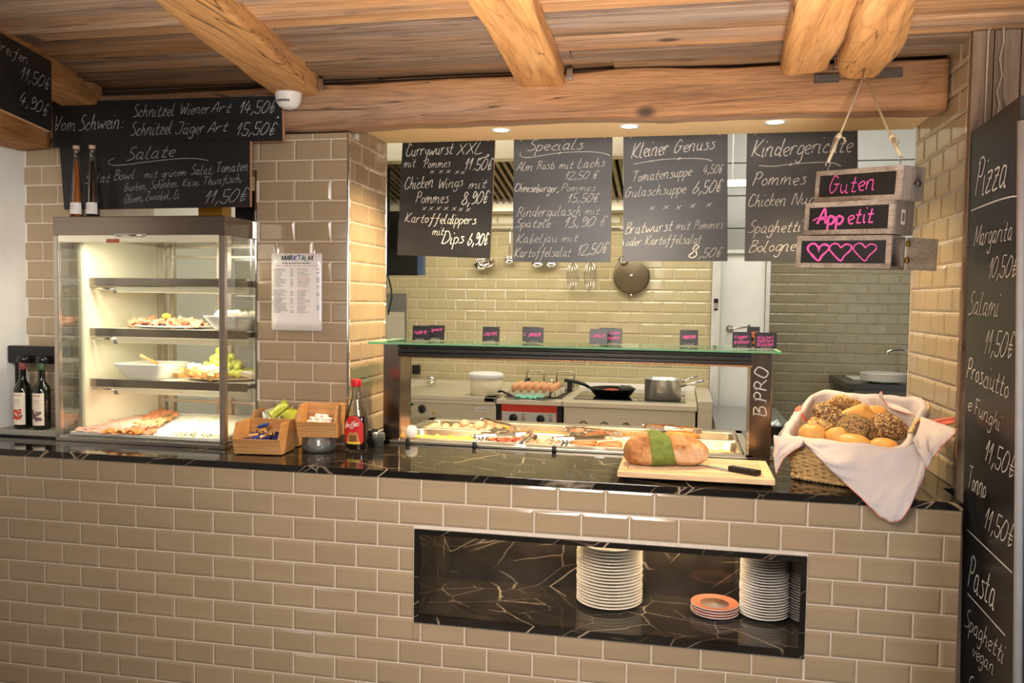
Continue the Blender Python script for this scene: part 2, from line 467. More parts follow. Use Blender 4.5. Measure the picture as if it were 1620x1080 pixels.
def smooth_pts(P, n=5):
    if len(P) < 3: return P
    Q = [P[0]] + P + [P[-1]]; out = []
    for i in range(1, len(Q) - 2):
        p0, p1, p2, p3 = Q[i - 1], Q[i], Q[i + 1], Q[i + 2]
        for k in range(n):
            t = k / n
            out.append(tuple(.5 * (2 * b + (c - a) * t + (2 * a - 5 * b + 4 * c - d) * t * t + (3 * b - a - 3 * c + d) * t ** 3) for a, b, c, d in zip(p0, p1, p2, p3)))
    out.append(P[-1]); return out


def text_strokes(text, slant=.36):
    x = 0; out = []
    for ch in text:
        if ch == ' ': x += 3; continue
        g = G.get(ch)
        if g is None: continue
        w = 0
        jx, jy = random.uniform(-.15, .15), random.uniform(-.2, .2)
        for st in g.split('|'):
            P = [(float(t[0]), float(t[1]) - 3) for t in st.split()]
            w = max(w, max(p[0] for p in P))
            if len(P) == 2 and P[0] == P[1]: P[1] = (P[0][0] + .25, P[0][1] + .35)
            P = [(x + px + jx + py * slant, py + jy) for px, py in P]
            out.append(smooth_pts(P))
        x += w + 1.15
    return out, x - 1.15


def ribbon(mb, pts, nrm, w, off=.0012, m=0):
    P = [Vector(p) for p in pts]; nrm = Vector(nrm); vs = []; fs = []
    for i in range(len(P)):
        d = P[min(i + 1, len(P) - 1)] - P[max(i - 1, 0)]
        if d.length < 1e-9: d = Vector((0, 0, 1))
        sd = nrm.cross(d).normalized() * (w * .5 * (.85 + .3 * noise.noise(P[i] * 90)))
        vs += [P[i] + nrm * off + sd, P[i] + nrm * off - sd]
    for i in range(len(P) - 1): fs.append((2 * i, 2 * i + 1, 2 * i + 3, 2 * i + 2))
    mb.add(vs, fs, m)


def write(mb, text, A, B, h, nrm, wf=1.0, m=0, up=None, slant=.36, w=None, off=.0012):
    A, B = Vector(A), Vector(B); nrm = Vector(nrm)
    d = B - A; L = d.length; ex = d / L
    up = Vector(up) if up is not None else Vector((0, 0, 1))
    st, tw = text_strokes(text, slant)
    tot = tw + 6 * slant * .6
    k = L / max(tot, .1); kv = h / 6.0
    ww = w if w else max(.0022, h * .066) * wf
    for s in st: ribbon(mb, [A + ex * (p[0] * k) + up * (p[1] * kv) for p in s], nrm, ww, off, m)


def scribble(mb, A, B, h, nrm, n, w, m=0):
    """a line of print too small to read: short dashes"""
    A, B = Vector(A), Vector(B); t = 0
    while t < 1:
        l = random.uniform(.05, .14)
        ribbon(mb, [A.lerp(B, t), A.lerp(B, min(1, t + l))], nrm, h, .0008, m); t += l + random.uniform(.015, .03)


# ---------------------------------------------------------------- tiles
def rects_minus(R, holes):
    out = [R]
    for (a, b, c, d) in holes:
        nxt = []
        for (x0, x1, z0, z1) in out:
            if b <= x0 or a >= x1 or d <= z0 or c >= z1: nxt.append((x0, x1, z0, z1)); continue
            if a > x0: nxt.append((x0, a, z0, z1))
            if b < x1: nxt.append((b, x1, z0, z1))
            xa, xb = max(a, x0), min(b, x1)
            if c > z0: nxt.append((xa, xb, z0, c))
            if d < z1: nxt.append((xa, xb, d, z1))
        out = nxt
    return out


TP, TQ = .153, .07907


def tiles(mb, O, U, N, R, pu, pv, odd=0, holes=(), g=.0046, th=.0060, bev=.0085, mt=0, mg=1, back=.02):
    """metro tiles on the plane O + u*U + v*Z, bevelled on the uncut edges; material mt on tiles, mg on the grout slab behind"""
    O, U, N = Vector(O), Vector(U), Vector(N); Z = Vector((0, 0, 1))
    u0, u1, v0, v1 = R
    P3 = lambda u, v, n: O + U * u + Z * v + N * n
    for (a, b, c, d) in rects_minus(R, holes):
        vs = [P3(u, v, n) for n in (-back, -th * .70) for (u, v) in ((a, c), (b, c), (b, d), (a, d))]
        mb.add(vs, [(3, 2, 1, 0), (4, 5, 6, 7), (0, 1, 5, 4), (1, 2, 6, 5), (2, 3, 7, 6), (3, 0, 4, 7)], mg)
    flip = U.cross(Z).dot(N) < 0
    r = math.floor((v0 - pv) / TQ)
    while pv + r * TQ < v1:
        za, zb = pv + r * TQ + g / 2, pv + (r + 1) * TQ - g / 2
        sh = pu + (TP / 2 if (r + odd) % 2 else 0)
        k = math.floor((u0 - sh) / TP)
        while sh + k * TP < u1:
            a, b = sh + k * TP + g / 2, sh + (k + 1) * TP - g / 2
            x0, x1, z0, z1 = max(a, u0), min(b, u1), max(za, v0), min(zb, v1)
            if x1 - x0 > .006 and z1 - z0 > .006:
                for (p0, p1, q0, q1) in rects_minus((x0, x1, z0, z1), [(h[0] - g, h[1] + g, h[2] - g, h[3] + g) for h in holes]):
                    if p1 - p0 < .006 or q1 - q0 < .006: continue
                    e = 1e-5
                    il = bev if abs(p0 - a) < e else .0006; ir = bev if abs(p1 - b) < e else .0006
                    ib = bev if abs(q0 - za) < e else .0006; it = bev if abs(q1 - zb) < e else .0006
                    if p1 - p0 < .03: il = ir = .001
                    if q1 - q0 < .03: ib = it = .001
                    o1 = [(p0, q0), (p1, q0), (p1, q1), (p0, q1)]
                    i1 = [(p0 + il, q0 + ib), (p1 - ir, q0 + ib), (p1 - ir, q1 - it), (p0 + il, q1 - it)]
                    tl = random.uniform(-.0004, .0004); tm = random.uniform(-.0004, .0004)
                    vs = [P3(u, v, -th * .9) for u, v in o1] + [P3(u, v, -th * .50) for u, v in o1]
                    vs += [P3(u, v, (tl if j in (0, 3) else -tl) + (tm if j < 2 else -tm)) for j, (u, v) in enumerate(i1)]
                    fs = [(8, 9, 10, 11)] + [(i, (i + 1) % 4, 4 + (i + 1) % 4, 4 + i) for i in range(4)] + [(4 + i, 4 + (i + 1) % 4, 8 + (i + 1) % 4, 8 + i) for i in range(4)]
                    if flip: fs = [tuple(reversed(f)) for f in fs]
                    mb.add(vs, fs, mt)
            k += 1
        r += 1


def timber(name, path, w, h, mats, seed, label=None, cat=None, group=None, parent=None, rnd=.02, amp=.006, n=44, taper=None, flat=0, endround=0, groove=None):
    """rough squared timber along path [(x,y,z) of the section centre]"""
    P = [Vector(p) for p in path]; mb = MB(); K = 28
    tot = len(P) - 1
    sec = []
    for k in range(K):
        a = 2 * PI * k / K
        c, s_ = math.cos(a), math.sin(a); e = .13 + rnd
        sec.append((math.copysign(abs(c) ** e, c) * .5, math.copysign(abs(s_) ** e, s_) * .5))
    vs = []; fs = []
    for i in range(n + 1):
        t = i / n * tot; j = min(int(t), tot - 1); c = P[j].lerp(P[j + 1], t - j)
        d = (P[j + 1] - P[j]).normalized(); sx = d.cross(Vector((0, 0, 1))).normalized(); sz = sx.cross(d)
        f = 1.0
        if endround:
            q = i / n
            if q > 1 - endround: f = math.sqrt(max(.05, 1 - ((q - 1 + endround) / endround) ** 2 * .75))
        ww = w if not taper else w + (taper - w) * i / n
        for k, (a, b) in enumerate(sec):
            p = c + sx * (a * ww * f) + sz * (b * h * (f if b < 0 else 1))
            if groove is not None and (k - groove) % K in (0, 1): p = c + (p - c) * (.80 + .06 * noise.noise(p * 9))
            q = p * 7 + Vector((seed * 3.1, seed, 0))
            o = noise.noise(Vector((p.x * 3 + seed, p.y * 3, p.z * 3))) * amp * 1.6 + noise.noise(q * Vector((1, .5, 1)) * 1.2) * amp * .7
            p += (sx * a + sz * b).normalized() * o
            vs.append(p)
    for i in range(n):
        for k in range(K):
            k2 = (k + 1) % K
            fs.append((i * K + k, i * K + k2, (i + 1) * K + k2, (i + 1) * K + k))
    fs.append(tuple(range(K - 1, -1, -1))); fs.append(tuple(n * K + k for k in range(K)))
    mb.add(vs, fs, 0, True)
    o = mb.build(name, mats, parent)
    if label: tag(o, label, cat, group)
    return o
LINES = {
 'B1': [
  ('Currywurst',[1.172,0.87,2.119],[1.385,0.87,2.125],0.051,1),
  ('XXL',[1.4,0.87,2.117],[1.522,0.87,2.126],0.046,1),
  ('mit',[1.161,0.87,2.07],[1.216,0.87,2.074],0.036,1),
  ('Pommes',[1.252,0.87,2.067],[1.374,0.87,2.071],0.036,1),
  ('11.50€',[1.435,0.87,2.055],[1.563,0.87,2.053],0.049,1),
  (None,[[1.499,0.87,2.094],[1.515,0.87,2.105],[1.532,0.87,2.108],[1.543,0.87,2.114],[1.538,0.87,2.118],[1.532,0.87,2.114]],1),
  ('x',[1.281,0.87,2.043],[1.302,0.87,2.043],0.025,1),
  ('x',[1.321,0.87,2.043],[1.342,0.87,2.043],0.025,1),
  ('x',[1.354,0.87,2.042],[1.375,0.87,2.042],0.025,1),
  ('x',[1.392,0.87,2.039],[1.413,0.87,2.04],0.025,1),
  ('x',[1.418,0.87,2.038],[1.439,0.87,2.038],0.024,1),
  ('Chicken',[1.166,0.87,1.976],[1.298,0.87,1.985],0.05,1),
  ('Wings',[1.318,0.87,1.977],[1.432,0.87,1.987],0.04,1),
  ('mit',[1.456,0.87,1.975],[1.537,0.87,1.979],0.039,1),
  ('Pommes',[1.217,0.87,1.916],[1.368,0.87,1.918],0.048,1),
  ('8,90€',[1.423,0.87,1.905],[1.546,0.87,1.911],0.053,1.3),
  ('x',[1.246,0.87,1.884],[1.268,0.87,1.884],0.026,1),
  ('x',[1.277,0.87,1.883],[1.299,0.87,1.884],0.027,1),
  ('x',[1.31,0.87,1.884],[1.332,0.87,1.885],0.027,1),
  ('x',[1.345,0.87,1.884],[1.367,0.87,1.884],0.026,1),
  ('x',[1.381,0.87,1.882],[1.403,0.87,1.883],0.026,1),
  ('x',[1.41,0.87,1.879],[1.432,0.87,1.879],0.026,1),
  ('x',[1.444,0.87,1.878],[1.466,0.87,1.879],0.027,1),
  ('Kartoffeldippers',[1.167,0.87,1.833],[1.492,0.87,1.823],0.041,1.3),
  ('mit',[1.294,0.87,1.778],[1.348,0.87,1.777],0.035,1.2),
  ('Dips',[1.337,0.87,1.74],[1.44,0.87,1.742],0.051,1.3),
  ('6,90€',[1.453,0.87,1.733],[1.546,0.87,1.733],0.051,1.4),
 ],
 'B2': [
  ('Specials',[1.71,0.87,2.129],[1.952,0.87,2.132],0.044,1),
  (None,[[1.679,0.87,2.123],[1.681,0.87,2.109],[1.71,0.87,2.101],[1.785,0.87,2.11],[1.852,0.87,2.118],[1.963,0.87,2.12],[2.036,0.87,2.111],[2.059,0.87,2.1]],0.7),
  (None,[[1.843,0.87,2.114],[1.854,0.87,2.121]],1.5),
  ('Alm',[1.662,0.87,2.046],[1.737,0.87,2.048],0.036,1),
  ('Rösti',[1.752,0.87,2.05],[1.831,0.87,2.054],0.035,1),
  ('mit',[1.846,0.87,2.052],[1.909,0.87,2.054],0.033,1),
  ('Lachs',[1.924,0.87,2.054],[2.041,0.87,2.059],0.036,1),
  ('12,50 €',[1.871,0.87,2.006],[2.013,0.87,2.008],0.033,1),
  ('Cheeseburger,',[1.657,0.87,1.96],[1.849,0.87,1.955],0.034,1.6),
  ('Pommes',[1.856,0.87,1.958],[2.003,0.87,1.958],0.031,0.8),
  ('15,50€',[1.884,0.87,1.91],[2.018,0.87,1.91],0.037,1),
  ('Rindergulasch',[1.668,0.87,1.853],[1.946,0.87,1.858],0.041,1),
  ('mit',[1.957,0.87,1.861],[2.023,0.87,1.861],0.032,0.9),
  ('Spätzle',[1.661,0.87,1.809],[1.816,0.87,1.808],0.035,1.3),
  ('13,90 €',[1.871,0.87,1.808],[2.053,0.87,1.81],0.042,1.2),
  ('Kabeljau',[1.666,0.87,1.742],[1.847,0.87,1.746],0.038,1),
  ('mit',[1.862,0.87,1.746],[1.933,0.87,1.749],0.034,1),
  ('Kartoffelsalat',[1.659,0.87,1.682],[1.904,0.87,1.686],0.039,1),
  ('12,50€',[1.93,0.87,1.688],[2.059,0.87,1.701],0.044,1),
 ],
 'B3': [
  ('Kleiner',[2.147,0.87,2.088],[2.298,0.87,2.106],0.06,1),
  ('Genuss',[2.32,0.87,2.106],[2.485,0.87,2.122],0.051,1),
  (None,[[2.156,0.87,2.065],[2.23,0.87,2.076],[2.293,0.87,2.082],[2.388,0.87,2.083],[2.444,0.87,2.079],[2.472,0.87,2.071]],0.8),
  (None,[[2.335,0.87,2.079],[2.346,0.87,2.087]],2),
  ('Tomatensuppe',[2.149,0.87,1.992],[2.395,0.87,2.016],0.041,1),
  ('4,50€',[2.437,0.87,2.021],[2.517,0.87,2.022],0.035,1),
  ('Gulaschsuppe',[2.124,0.87,1.929],[2.374,0.87,1.945],0.041,1),
  ('6,50€',[2.397,0.87,1.939],[2.516,0.87,1.946],0.049,1),
  ('x',[2.225,0.87,1.876],[2.25,0.87,1.876],0.032,1),
  ('x',[2.28,0.87,1.878],[2.305,0.87,1.878],0.031,1),
  ('x',[2.33,0.87,1.877],[2.355,0.87,1.878],0.032,1),
  ('x',[2.389,0.87,1.883],[2.413,0.87,1.883],0.031,1),
  ('x',[2.452,0.87,1.888],[2.476,0.87,1.888],0.031,1),
  ('Bratwurst',[2.127,0.87,1.778],[2.322,0.87,1.792],0.045,1),
  ('mit',[2.333,0.87,1.794],[2.395,0.87,1.798],0.035,1),
  ('Pommes',[2.406,0.87,1.797],[2.523,0.87,1.802],0.034,0.8),
  ('oder',[2.131,0.87,1.729],[2.197,0.87,1.733],0.033,1),
  ('Kartoffelsalat',[2.21,0.87,1.733],[2.438,0.87,1.74],0.038,0.8),
  ('8',[2.386,0.87,1.678],[2.425,0.87,1.68],0.052,1.8),
  (',50€',[2.428,0.87,1.68],[2.523,0.87,1.687],0.037,0.8),
 ],
 'B4': [
  ('Kindergerichte',[2.625,0.87,2.084],[3.01,0.87,2.099],0.065,1),
  (None,[[2.655,0.87,2.049],[2.709,0.87,2.045],[2.778,0.87,2.052],[2.889,0.87,2.057],[2.94,0.87,2.052],[2.965,0.87,2.04]],0.8),
  (None,[[2.771,0.87,2.047],[2.781,0.87,2.055]],2),
  ('Pommes',[2.632,0.87,1.969],[2.84,0.87,1.973],0.052,1),
  ('Chicken',[2.617,0.87,1.887],[2.765,0.87,1.891],0.048,1),
  ('Nuggets',[2.784,0.87,1.891],[2.97,0.87,1.898],0.047,1),
  ('Spaghetti',[2.62,0.87,1.781],[2.824,0.87,1.787],0.046,1),
  ('Bolognese',[2.624,0.87,1.702],[2.86,0.87,1.713],0.046,1),
 ],
 'SW': [
  ('Vom',[-0.171,0.372,2.166],[-0.064,0.372,2.166],0.058,1),
  ('Schwein:',[-0.054,0.372,2.164],[0.15,0.372,2.171],0.058,1),
  ('Schnitzel',[0.192,0.372,2.211],[0.382,0.372,2.211],0.047,1),
  ('Wiener',[0.404,0.372,2.214],[0.535,0.372,2.216],0.041,1),
  ('Art',[0.539,0.372,2.216],[0.63,0.372,2.217],0.039,1),
  ('14,50€',[0.66,0.372,2.21],[0.818,0.372,2.208],0.047,1),
  ('Schnitzel',[0.182,0.372,2.137],[0.371,0.372,2.141],0.05,1),
  ('Jäger',[0.381,0.372,2.138],[0.515,0.372,2.14],0.044,1),
  ('Art',[0.522,0.372,2.14],[0.616,0.372,2.144],0.04,1),
  ('15,50€',[0.646,0.372,2.127],[0.818,0.372,2.123],0.048,1),
 ],
 'SA': [
  ('Salate',[0.175,0.352,2.035],[0.401,0.352,2.048],0.048,1),
  (None,[[0.124,0.352,2.046],[0.097,0.352,2.033],[0.111,0.352,2.018],[0.171,0.352,2.018],[0.269,0.352,2.027],[0.408,0.352,2.037],[0.489,0.352,2.035],[0.537,0.352,2.027]],0.8),
  ('Salat',[-0.015,0.352,1.948],[0.105,0.352,1.951],0.036,1),
  ('Bowl',[0.118,0.352,1.958],[0.216,0.352,1.962],0.039,1),
  ('mit',[0.258,0.352,1.964],[0.318,0.352,1.966],0.031,1),
  ('grünem',[0.335,0.352,1.966],[0.445,0.352,1.971],0.029,1),
  ('Salat,',[0.462,0.352,1.974],[0.562,0.352,1.975],0.036,1),
  ('Tomaten',[0.569,0.352,1.979],[0.71,0.352,1.986],0.038,1),
  ('Gurken,',[0.167,0.352,1.911],[0.268,0.352,1.921],0.032,1),
  ('Schinken,',[0.284,0.352,1.922],[0.41,0.352,1.928],0.032,1),
  ('Käse,',[0.424,0.352,1.928],[0.501,0.352,1.933],0.028,1),
  ('Thunfisch,',[0.513,0.352,1.931],[0.685,0.352,1.943],0.031,1),
  ('Oliven,',[0.166,0.352,1.866],[0.253,0.352,1.873],0.033,1),
  ('Zwiebel,',[0.26,0.352,1.875],[0.376,0.352,1.881],0.032,1),
  ('Ei',[0.385,0.352,1.88],[0.413,0.352,1.883],0.032,1),
  ('11,50€',[0.519,0.352,1.859],[0.71,0.352,1.868],0.05,1),
 ],
 'ST': [
  ('streifen',[0.248,-0.383,2.263],[0.189,-0.166,2.269],0.035,1),
  ('11,50€',[0.203,-0.218,2.208],[0.148,-0.02,2.218],0.044,1),
  ('4,90€',[0.206,-0.228,2.125],[0.153,-0.035,2.121],0.045,1),
 ],
 'PZ': [
  ('Pizza',[3.225,0.133,1.829],[3.225,-0.124,1.826],0.106,1),
  (None,[[3.225,0.165,1.787],[3.225,-0.038,1.792],[3.225,-0.15,1.79],[3.225,-0.212,1.783]],1.4),
  ('Margarita',[3.225,0.126,1.677],[3.225,-0.175,1.677],0.058,1),
  ('10,50€',[3.225,-0.005,1.577],[3.225,-0.219,1.574],0.058,1),
  ('Salami',[3.225,0.15,1.473],[3.225,-0.101,1.469],0.066,1),
  ('11,50€',[3.225,0.006,1.36],[3.225,-0.218,1.36],0.069,1),
  ('Prosciutto',[3.225,0.144,1.279],[3.225,-0.195,1.25],0.065,1),
  ('e',[3.225,0.124,1.182],[3.225,0.082,1.183],0.046,1),
  ('Funghi',[3.225,0.07,1.177],[3.225,-0.146,1.157],0.048,1),
  ('11,50€',[3.225,-0.033,1.056],[3.225,-0.26,1.045],0.064,1),
  ('Tonno',[3.225,0.099,0.95],[3.225,-0.059,0.95],0.068,1),
  ('11,50€',[3.225,-0.05,0.868],[3.225,-0.271,0.864],0.064,1),
  (None,[[3.225,0.09,0.823],[3.225,-0.263,0.804]],1.4),
  ('Pasta',[3.225,0.061,0.66],[3.225,-0.164,0.669],0.1,1),
  (None,[[3.225,0.062,0.636],[3.225,-0.237,0.626]],1.4),
  ('Spaghetti',[3.225,0.073,0.534],[3.225,-0.237,0.549],0.056,1),
  ('vegan',[3.225,-0.001,0.472],[3.225,-0.171,0.489],0.046,1),
  ('S',[3.225,0.038,0.337],[3.225,-0.01,0.349],0.062,1),
 ],
}
# ================================================================ THE SETTING
CT = .9225            # counter-top height
PYF = .424            # face of the tiled pillar wall
XL, XR = 1.092, 3.22  # jambs of the serving hatch
SOF = 2.172

m = MB(); m.box(-1.2, 6.2, -5, 5, -.06, 0, 0); struct(m.build('floor', FLOORM))

# plank ceiling over the guests' side
m = MB(); y = -3.0
ws = [.17, .11, .2, .15, .10, .18]
k = 0
while y < .60:
    w_ = ws[k % 6] * random.uniform(.85, 1.15); x = -.9 + random.uniform(-.5, 0)
    while x < 4.6:
        l = random.uniform(1.6, 3.2); dz = random.uniform(-.014, .012)
        y1 = min(y + w_, .62)
        m.box(x, x + l - .003, y + .005, y1 - .005, 2.336 + dz, 2.37, 0, .003); x += l
    y += w_; k += 1
m.box(-1.4, 4.8, -3.05, .605, 2.362, 2.40, 0)
struct(m.build('ceiling', PLANKW))
m = MB(); m.box(-.6, 5.2, .86, 5.0, 2.95, 3.0); struct(m.build('ceiling', WALLW))

# left plaster wall
m = MB(); m.grid(lambda u, v: (-.364 + .004 * noise.noise(Vector((u * 9, v * 9, 0))), -3.0 + 3.43 * u, v * 2.36), 60, 40)
m.box(-.50, -.372, -3.0, .45, 0, 2.36); struct(m.build('wall_left', PLASTER))

# tiled pillar wall (with the opening for the display case) and its jamb
m = MB()
tiles(m, (0, PYF, 0), (1, 0, 0), (0, -1, 0), (-.364, XL, CT, 2.135), .86564, 2.11194, odd=1, holes=[(-.045, .703, CT, 2.0)])
tiles(m, (XL, 0, 0), (0, 1, 0), (1, 0, 0), (PYF + .004, .842, CT, 2.172), .55848, 2.11194, odd=1, holes=[(.30, .532, 2.126, 2.3)])
m.box(.703, XL - .02, PYF + .02, .842, CT, 2.11, 1); m.box(-.364, .703, PYF + .02, .60, 2.0, 2.11, 1)
m.box(-.364, -.045, PYF + .02, .842, CT, 2.0, 1); m.box(-.6, -.364, .43, .842, CT, 2.11, 1)
struct(m.build('wall_front', [TILE, GROUT]))
m = MB(); m.box(XL - .004, XL + .003, PYF - .004, PYF + .004, CT, 2.13, 0, .001); struct(m.build('trim_1', CHROME))
m = MB(); m.box(.698, .706, PYF - .004, PYF + .004, CT, 2.0, 0, .001); struct(m.build('trim_2', CHROME))
m = MB(); m.box(XL - .004, XL + .003, .836, .845, CT, 2.17, 0, .001); struct(m.build('trim_3', CHROME))

# right jamb
m = MB()
tiles(m, (XR, 0, 0), (0, 1, 0), (-1, 0, 0), (.226, .80, CT, 2.337), .60773, 2.10623, odd=0)
m.box(XR + .02, 3.9, .24, .80, 0, 2.95, 1)
m.box(XR + .0, XR + .03, .80, .806, CT, 2.2, 1)
struct(m.build('wall_right', [TILE, GROUT]))
# wooden cladding beside the hatch
m = MB(); x = 3.2215; i = 0
for w_ in (.062, .075, .10, .13, .16, .16, .16, .16):
    m.box(x, x + w_ - .003, .198 + random.uniform(-.002, .003), .228, 0, 2.338, 0, .003); x += w_
struct(m.build('wall_end', CLADW))

# soffit above the hatch
m = MB(); m.box(XL - .01, XR - .001, .532, .845, SOF, 2.95, 0); struct(m.build('trim_4', SOFFITM))
m = MB(); m.box(-.6, XL, .60, .845, 2.2, 2.95, 0); m.box(3.2, 5.2, .80, .86, 2.3, 2.95, 0); struct(m.build('wall_hatch', WALLW))

# kitchen shell
m = MB()
tiles(m, (0, 3.42, 0), (1, 0, 0), (0, -1, 0), (-.25, 2.565, .55, 2.60), .393, 1.582, odd=0, mt=0, mg=1)
m.box(-.25, 2.565, 3.44, 3.55, 0, 2.95, 1); m.box(-.25, 2.565, 3.40, 3.44, 2.60, 2.95, 1)
struct(m.build('wall_back', [KTILE, KGROUT]))
m = MB(); m.box(-.35, -.25, .84, 3.55, 0, 2.95); struct(m.build('wall_kitchen', WALLW))
m = MB()
tiles(m, (0, 4.34, 0), (1, 0, 0), (0, -1, 0), (2.9, 5.0, .0, 1.855), 3.184, 1.5835, odd=0)
m.box(2.5, 5.0, 4.36, 4.46, 0, 2.95, 1)
struct(m.build('wall_scullery', [GTILE, GGROUT]))
m = MB(); m.box(5.0, 5.1, .8, 4.4, 0, 2.95); m.box(2.565, 2.60, 3.55, 4.36, 0, 2.95); struct(m.build('wall_side', WALLW))
# white cold-room panels above the olive tiles
m = MB()
for z0, z1 in ((1.86, 2.10), (2.104, 2.36), (2.364, 2.62), (2.624, 2.95)): m.box(2.60, 5.0, 4.30, 4.36, z0, z1 - .004, 0, .004)
struct(m.build('wall_panel', WALLW))
# white door with a lever handle
d = thing('door_1', 'plain white kitchen door with a steel lever handle, beside the cream tiled wall', 'door', (2.57, 3.42, 0)); d['kind'] = 'structure'
m = W(d); m.box(2.63, 2.935, 3.475, 3.515, .02, 1.845, 0, .004); m.build('door_leaf', WALLW, d)
m = W(d); m.box(2.567, 2.628, 3.40, 3.52, .0, 2.12, 0, .004); m.box(2.938, 2.965, 3.43, 3.52, 0, 1.86, 0, .004); m.box(2.60, 2.965, 3.45, 3.52, 1.85, 1.875, 0, .003)
m.build('door_frame', mat('door_frame_grey', (206, 205, 198), .4), d)
m = W(d); m.lathe([(0, 0), (.026, 0), (.026, .008), (.012, .010), (.010, .045), (0, .045)], (2.70, 3.475, 1.318), 20, 0, Matrix.Rotation(PI / 2, 4, 'X'))
m.tube([(2.70, 3.425, 1.318), (2.74, 3.422, 1.322), (2.80, 3.424, 1.336), (2.835, 3.43, 1.344)], .010, 10); m.build('door_handle', STEEL, d)
m = W(d); m.box(2.583, 2.612, 3.394, 3.401, 1.50, 1.53, 0, .001); m.box(2.585, 2.610, 3.394, 3.401, 1.45, 1.462, 0, .001); m.box(2.585, 2.612, 3.394, 3.401, 1.475, 1.495, 1)
m.build('door_lock', [BLACKP, STEEL], d)

# ================================================================ TIMBER
BX = thing('crossbeam', 'long rough old timber crossbeam above the serving hatch', 'beam', (1.4, .5, 2.22))
c = timber('timber', [(-.37, .462, 2.226), (.6, .462, 2.228), (1.6, .462, 2.238), (2.4, .464, 2.240), (3.212, .466, 2.232)], .128, .168, BEAMW, 3, n=160, amp=.007, rnd=.07)
c.parent = BX; c.matrix_parent_inverse = Matrix.Translation(BX.location).inverted()
for x0, x1, z in ((2.79, 2.87, 2.262), (2.99, 3.07, 2.272)):  # raised dark blocks; the pockets' shade is put into their colour
    m = W(BX); m.box(x0, x1, .392, .42, z - .014, z + .014, 0, .003); m.build('mortise', wood('mortise_shade_wood', (40, 32, 26), (62, 52, 44), (84, 74, 64), 'x', 9, island=0, knots=False), BX)
timber('ceiling_beam', [(1.34, -2.6, 2.355), (1.06, -.62, 2.355), (.93, .10, 2.352), (.895, .40, 2.35)], .175, .16, BEAMY, 5, 'orange old timber joist running to the white dome sensor', 'beam', 'old joists under the plank ceiling', n=80, amp=.007)
timber('ceiling_beam', [(1.95, -2.6, 2.355), (1.878, -.5, 2.355), (1.862, 0, 2.352), (1.846, .42, 2.35)], .168, .16, BEAMY, 9, 'pale orange squared joist ending above the specials board', 'beam', 'old joists under the plank ceiling', n=80, amp=.009)
timber('ceiling_beam', [(2.56, -2.6, 2.36), (2.71, -.35, 2.36), (2.745, .05, 2.355), (2.758, .40, 2.35)], .165, .17, BEAMY, 14, 'waney flat log joist ending left of the hanging sign rope', 'beam', 'old joists under the plank ceiling', n=90, amp=.010, rnd=.30, endround=.035)
lg = timber('ceiling_beam', [(2.62, -2.6, 2.36), (2.872, -.3, 2.36), (2.920, .05, 2.352), (2.945, .42, 2.345)], .165, .19, BEAMY, 21, 'round cracked log joist carrying the rope of the hanging sign', 'beam', 'old joists under the plank ceiling', n=90, amp=.008, rnd=.50, endround=.04, groove=24)
timber('wall_beam', [(-.29, -2.6, 2.19), (-.285, -.5, 2.19), (-.288, .40, 2.19)], .165, .19, BEAMY, 31, 'dark old timber along the white plaster wall behind a chalkboard', 'beam', n=60, amp=.010)
for i, (x, y, lb) in enumerate(((.992, .385, 'small grey steel angle bracket at the beam by the dome sensor'), (1.945, .392, 'small grey steel angle bracket at the joist above the specials board'), (2.852, .392, 'small grey steel angle bracket between the two log joists'))):
    m = MB(); m.box(-.003, .018, -.02, .0, .0, .035, 0, .001); m.box(-.003, .018, -.02, .012, -.003, .0, 0, .001)
    o = m.build('angle_bracket', STEEL); o.location = (x, y, 2.292); tag(o, lb, 'bracket', 'steel brackets on the beams')

timber('ceiling_beam', [(.78, -2.6, 2.355), (.16, -.45, 2.355), (.036, .003, 2.355), (-.066, .40, 2.352)], .17, .17, BEAMY, 41, 'dark joist carrying the chalkboard with two prices', 'beam', 'old joists under the plank ceiling', n=80, amp=.008)
# recessed spotlights in the soffit
sp0 = None
for i, (x, y, lb) in enumerate(((1.645, .64, 'round recessed spotlight above the left hanging menu board'), (2.152, .64, 'round recessed spotlight between the two middle menu boards'), (2.690, .64, 'round recessed spotlight behind the rope of the hanging sign'))):
    if sp0 is None:
        sp0 = thing('spotlight', lb, 'spotlight', (x, y, SOF), 0, 'recessed spotlights over the counter')
        m = MB(); m.lathe([(.030, -.001), (.042, -.004), (.044, -.001), (.044, .0)], (0, 0, 0), 28); m.build('bezel', WHITEP, sp0)
        m = MB(); m.lathe([(0, -.0015), (.031, -.0015)], (0, 0, 0), 24); m.build('lens', mat('lit_lens', (255, 236, 200), .4, emit=9, var=0), sp0)
    else: dup(sp0, (x, y, SOF), label=lb)
    tx, pw = ((1.10, 105), (2.30, 60), (3.02, 54))[i]
    point('spot_beam', (x, y, SOF - .03), pw, (1, .75, .43), .03, 96, (tx, .46, .95), .9)

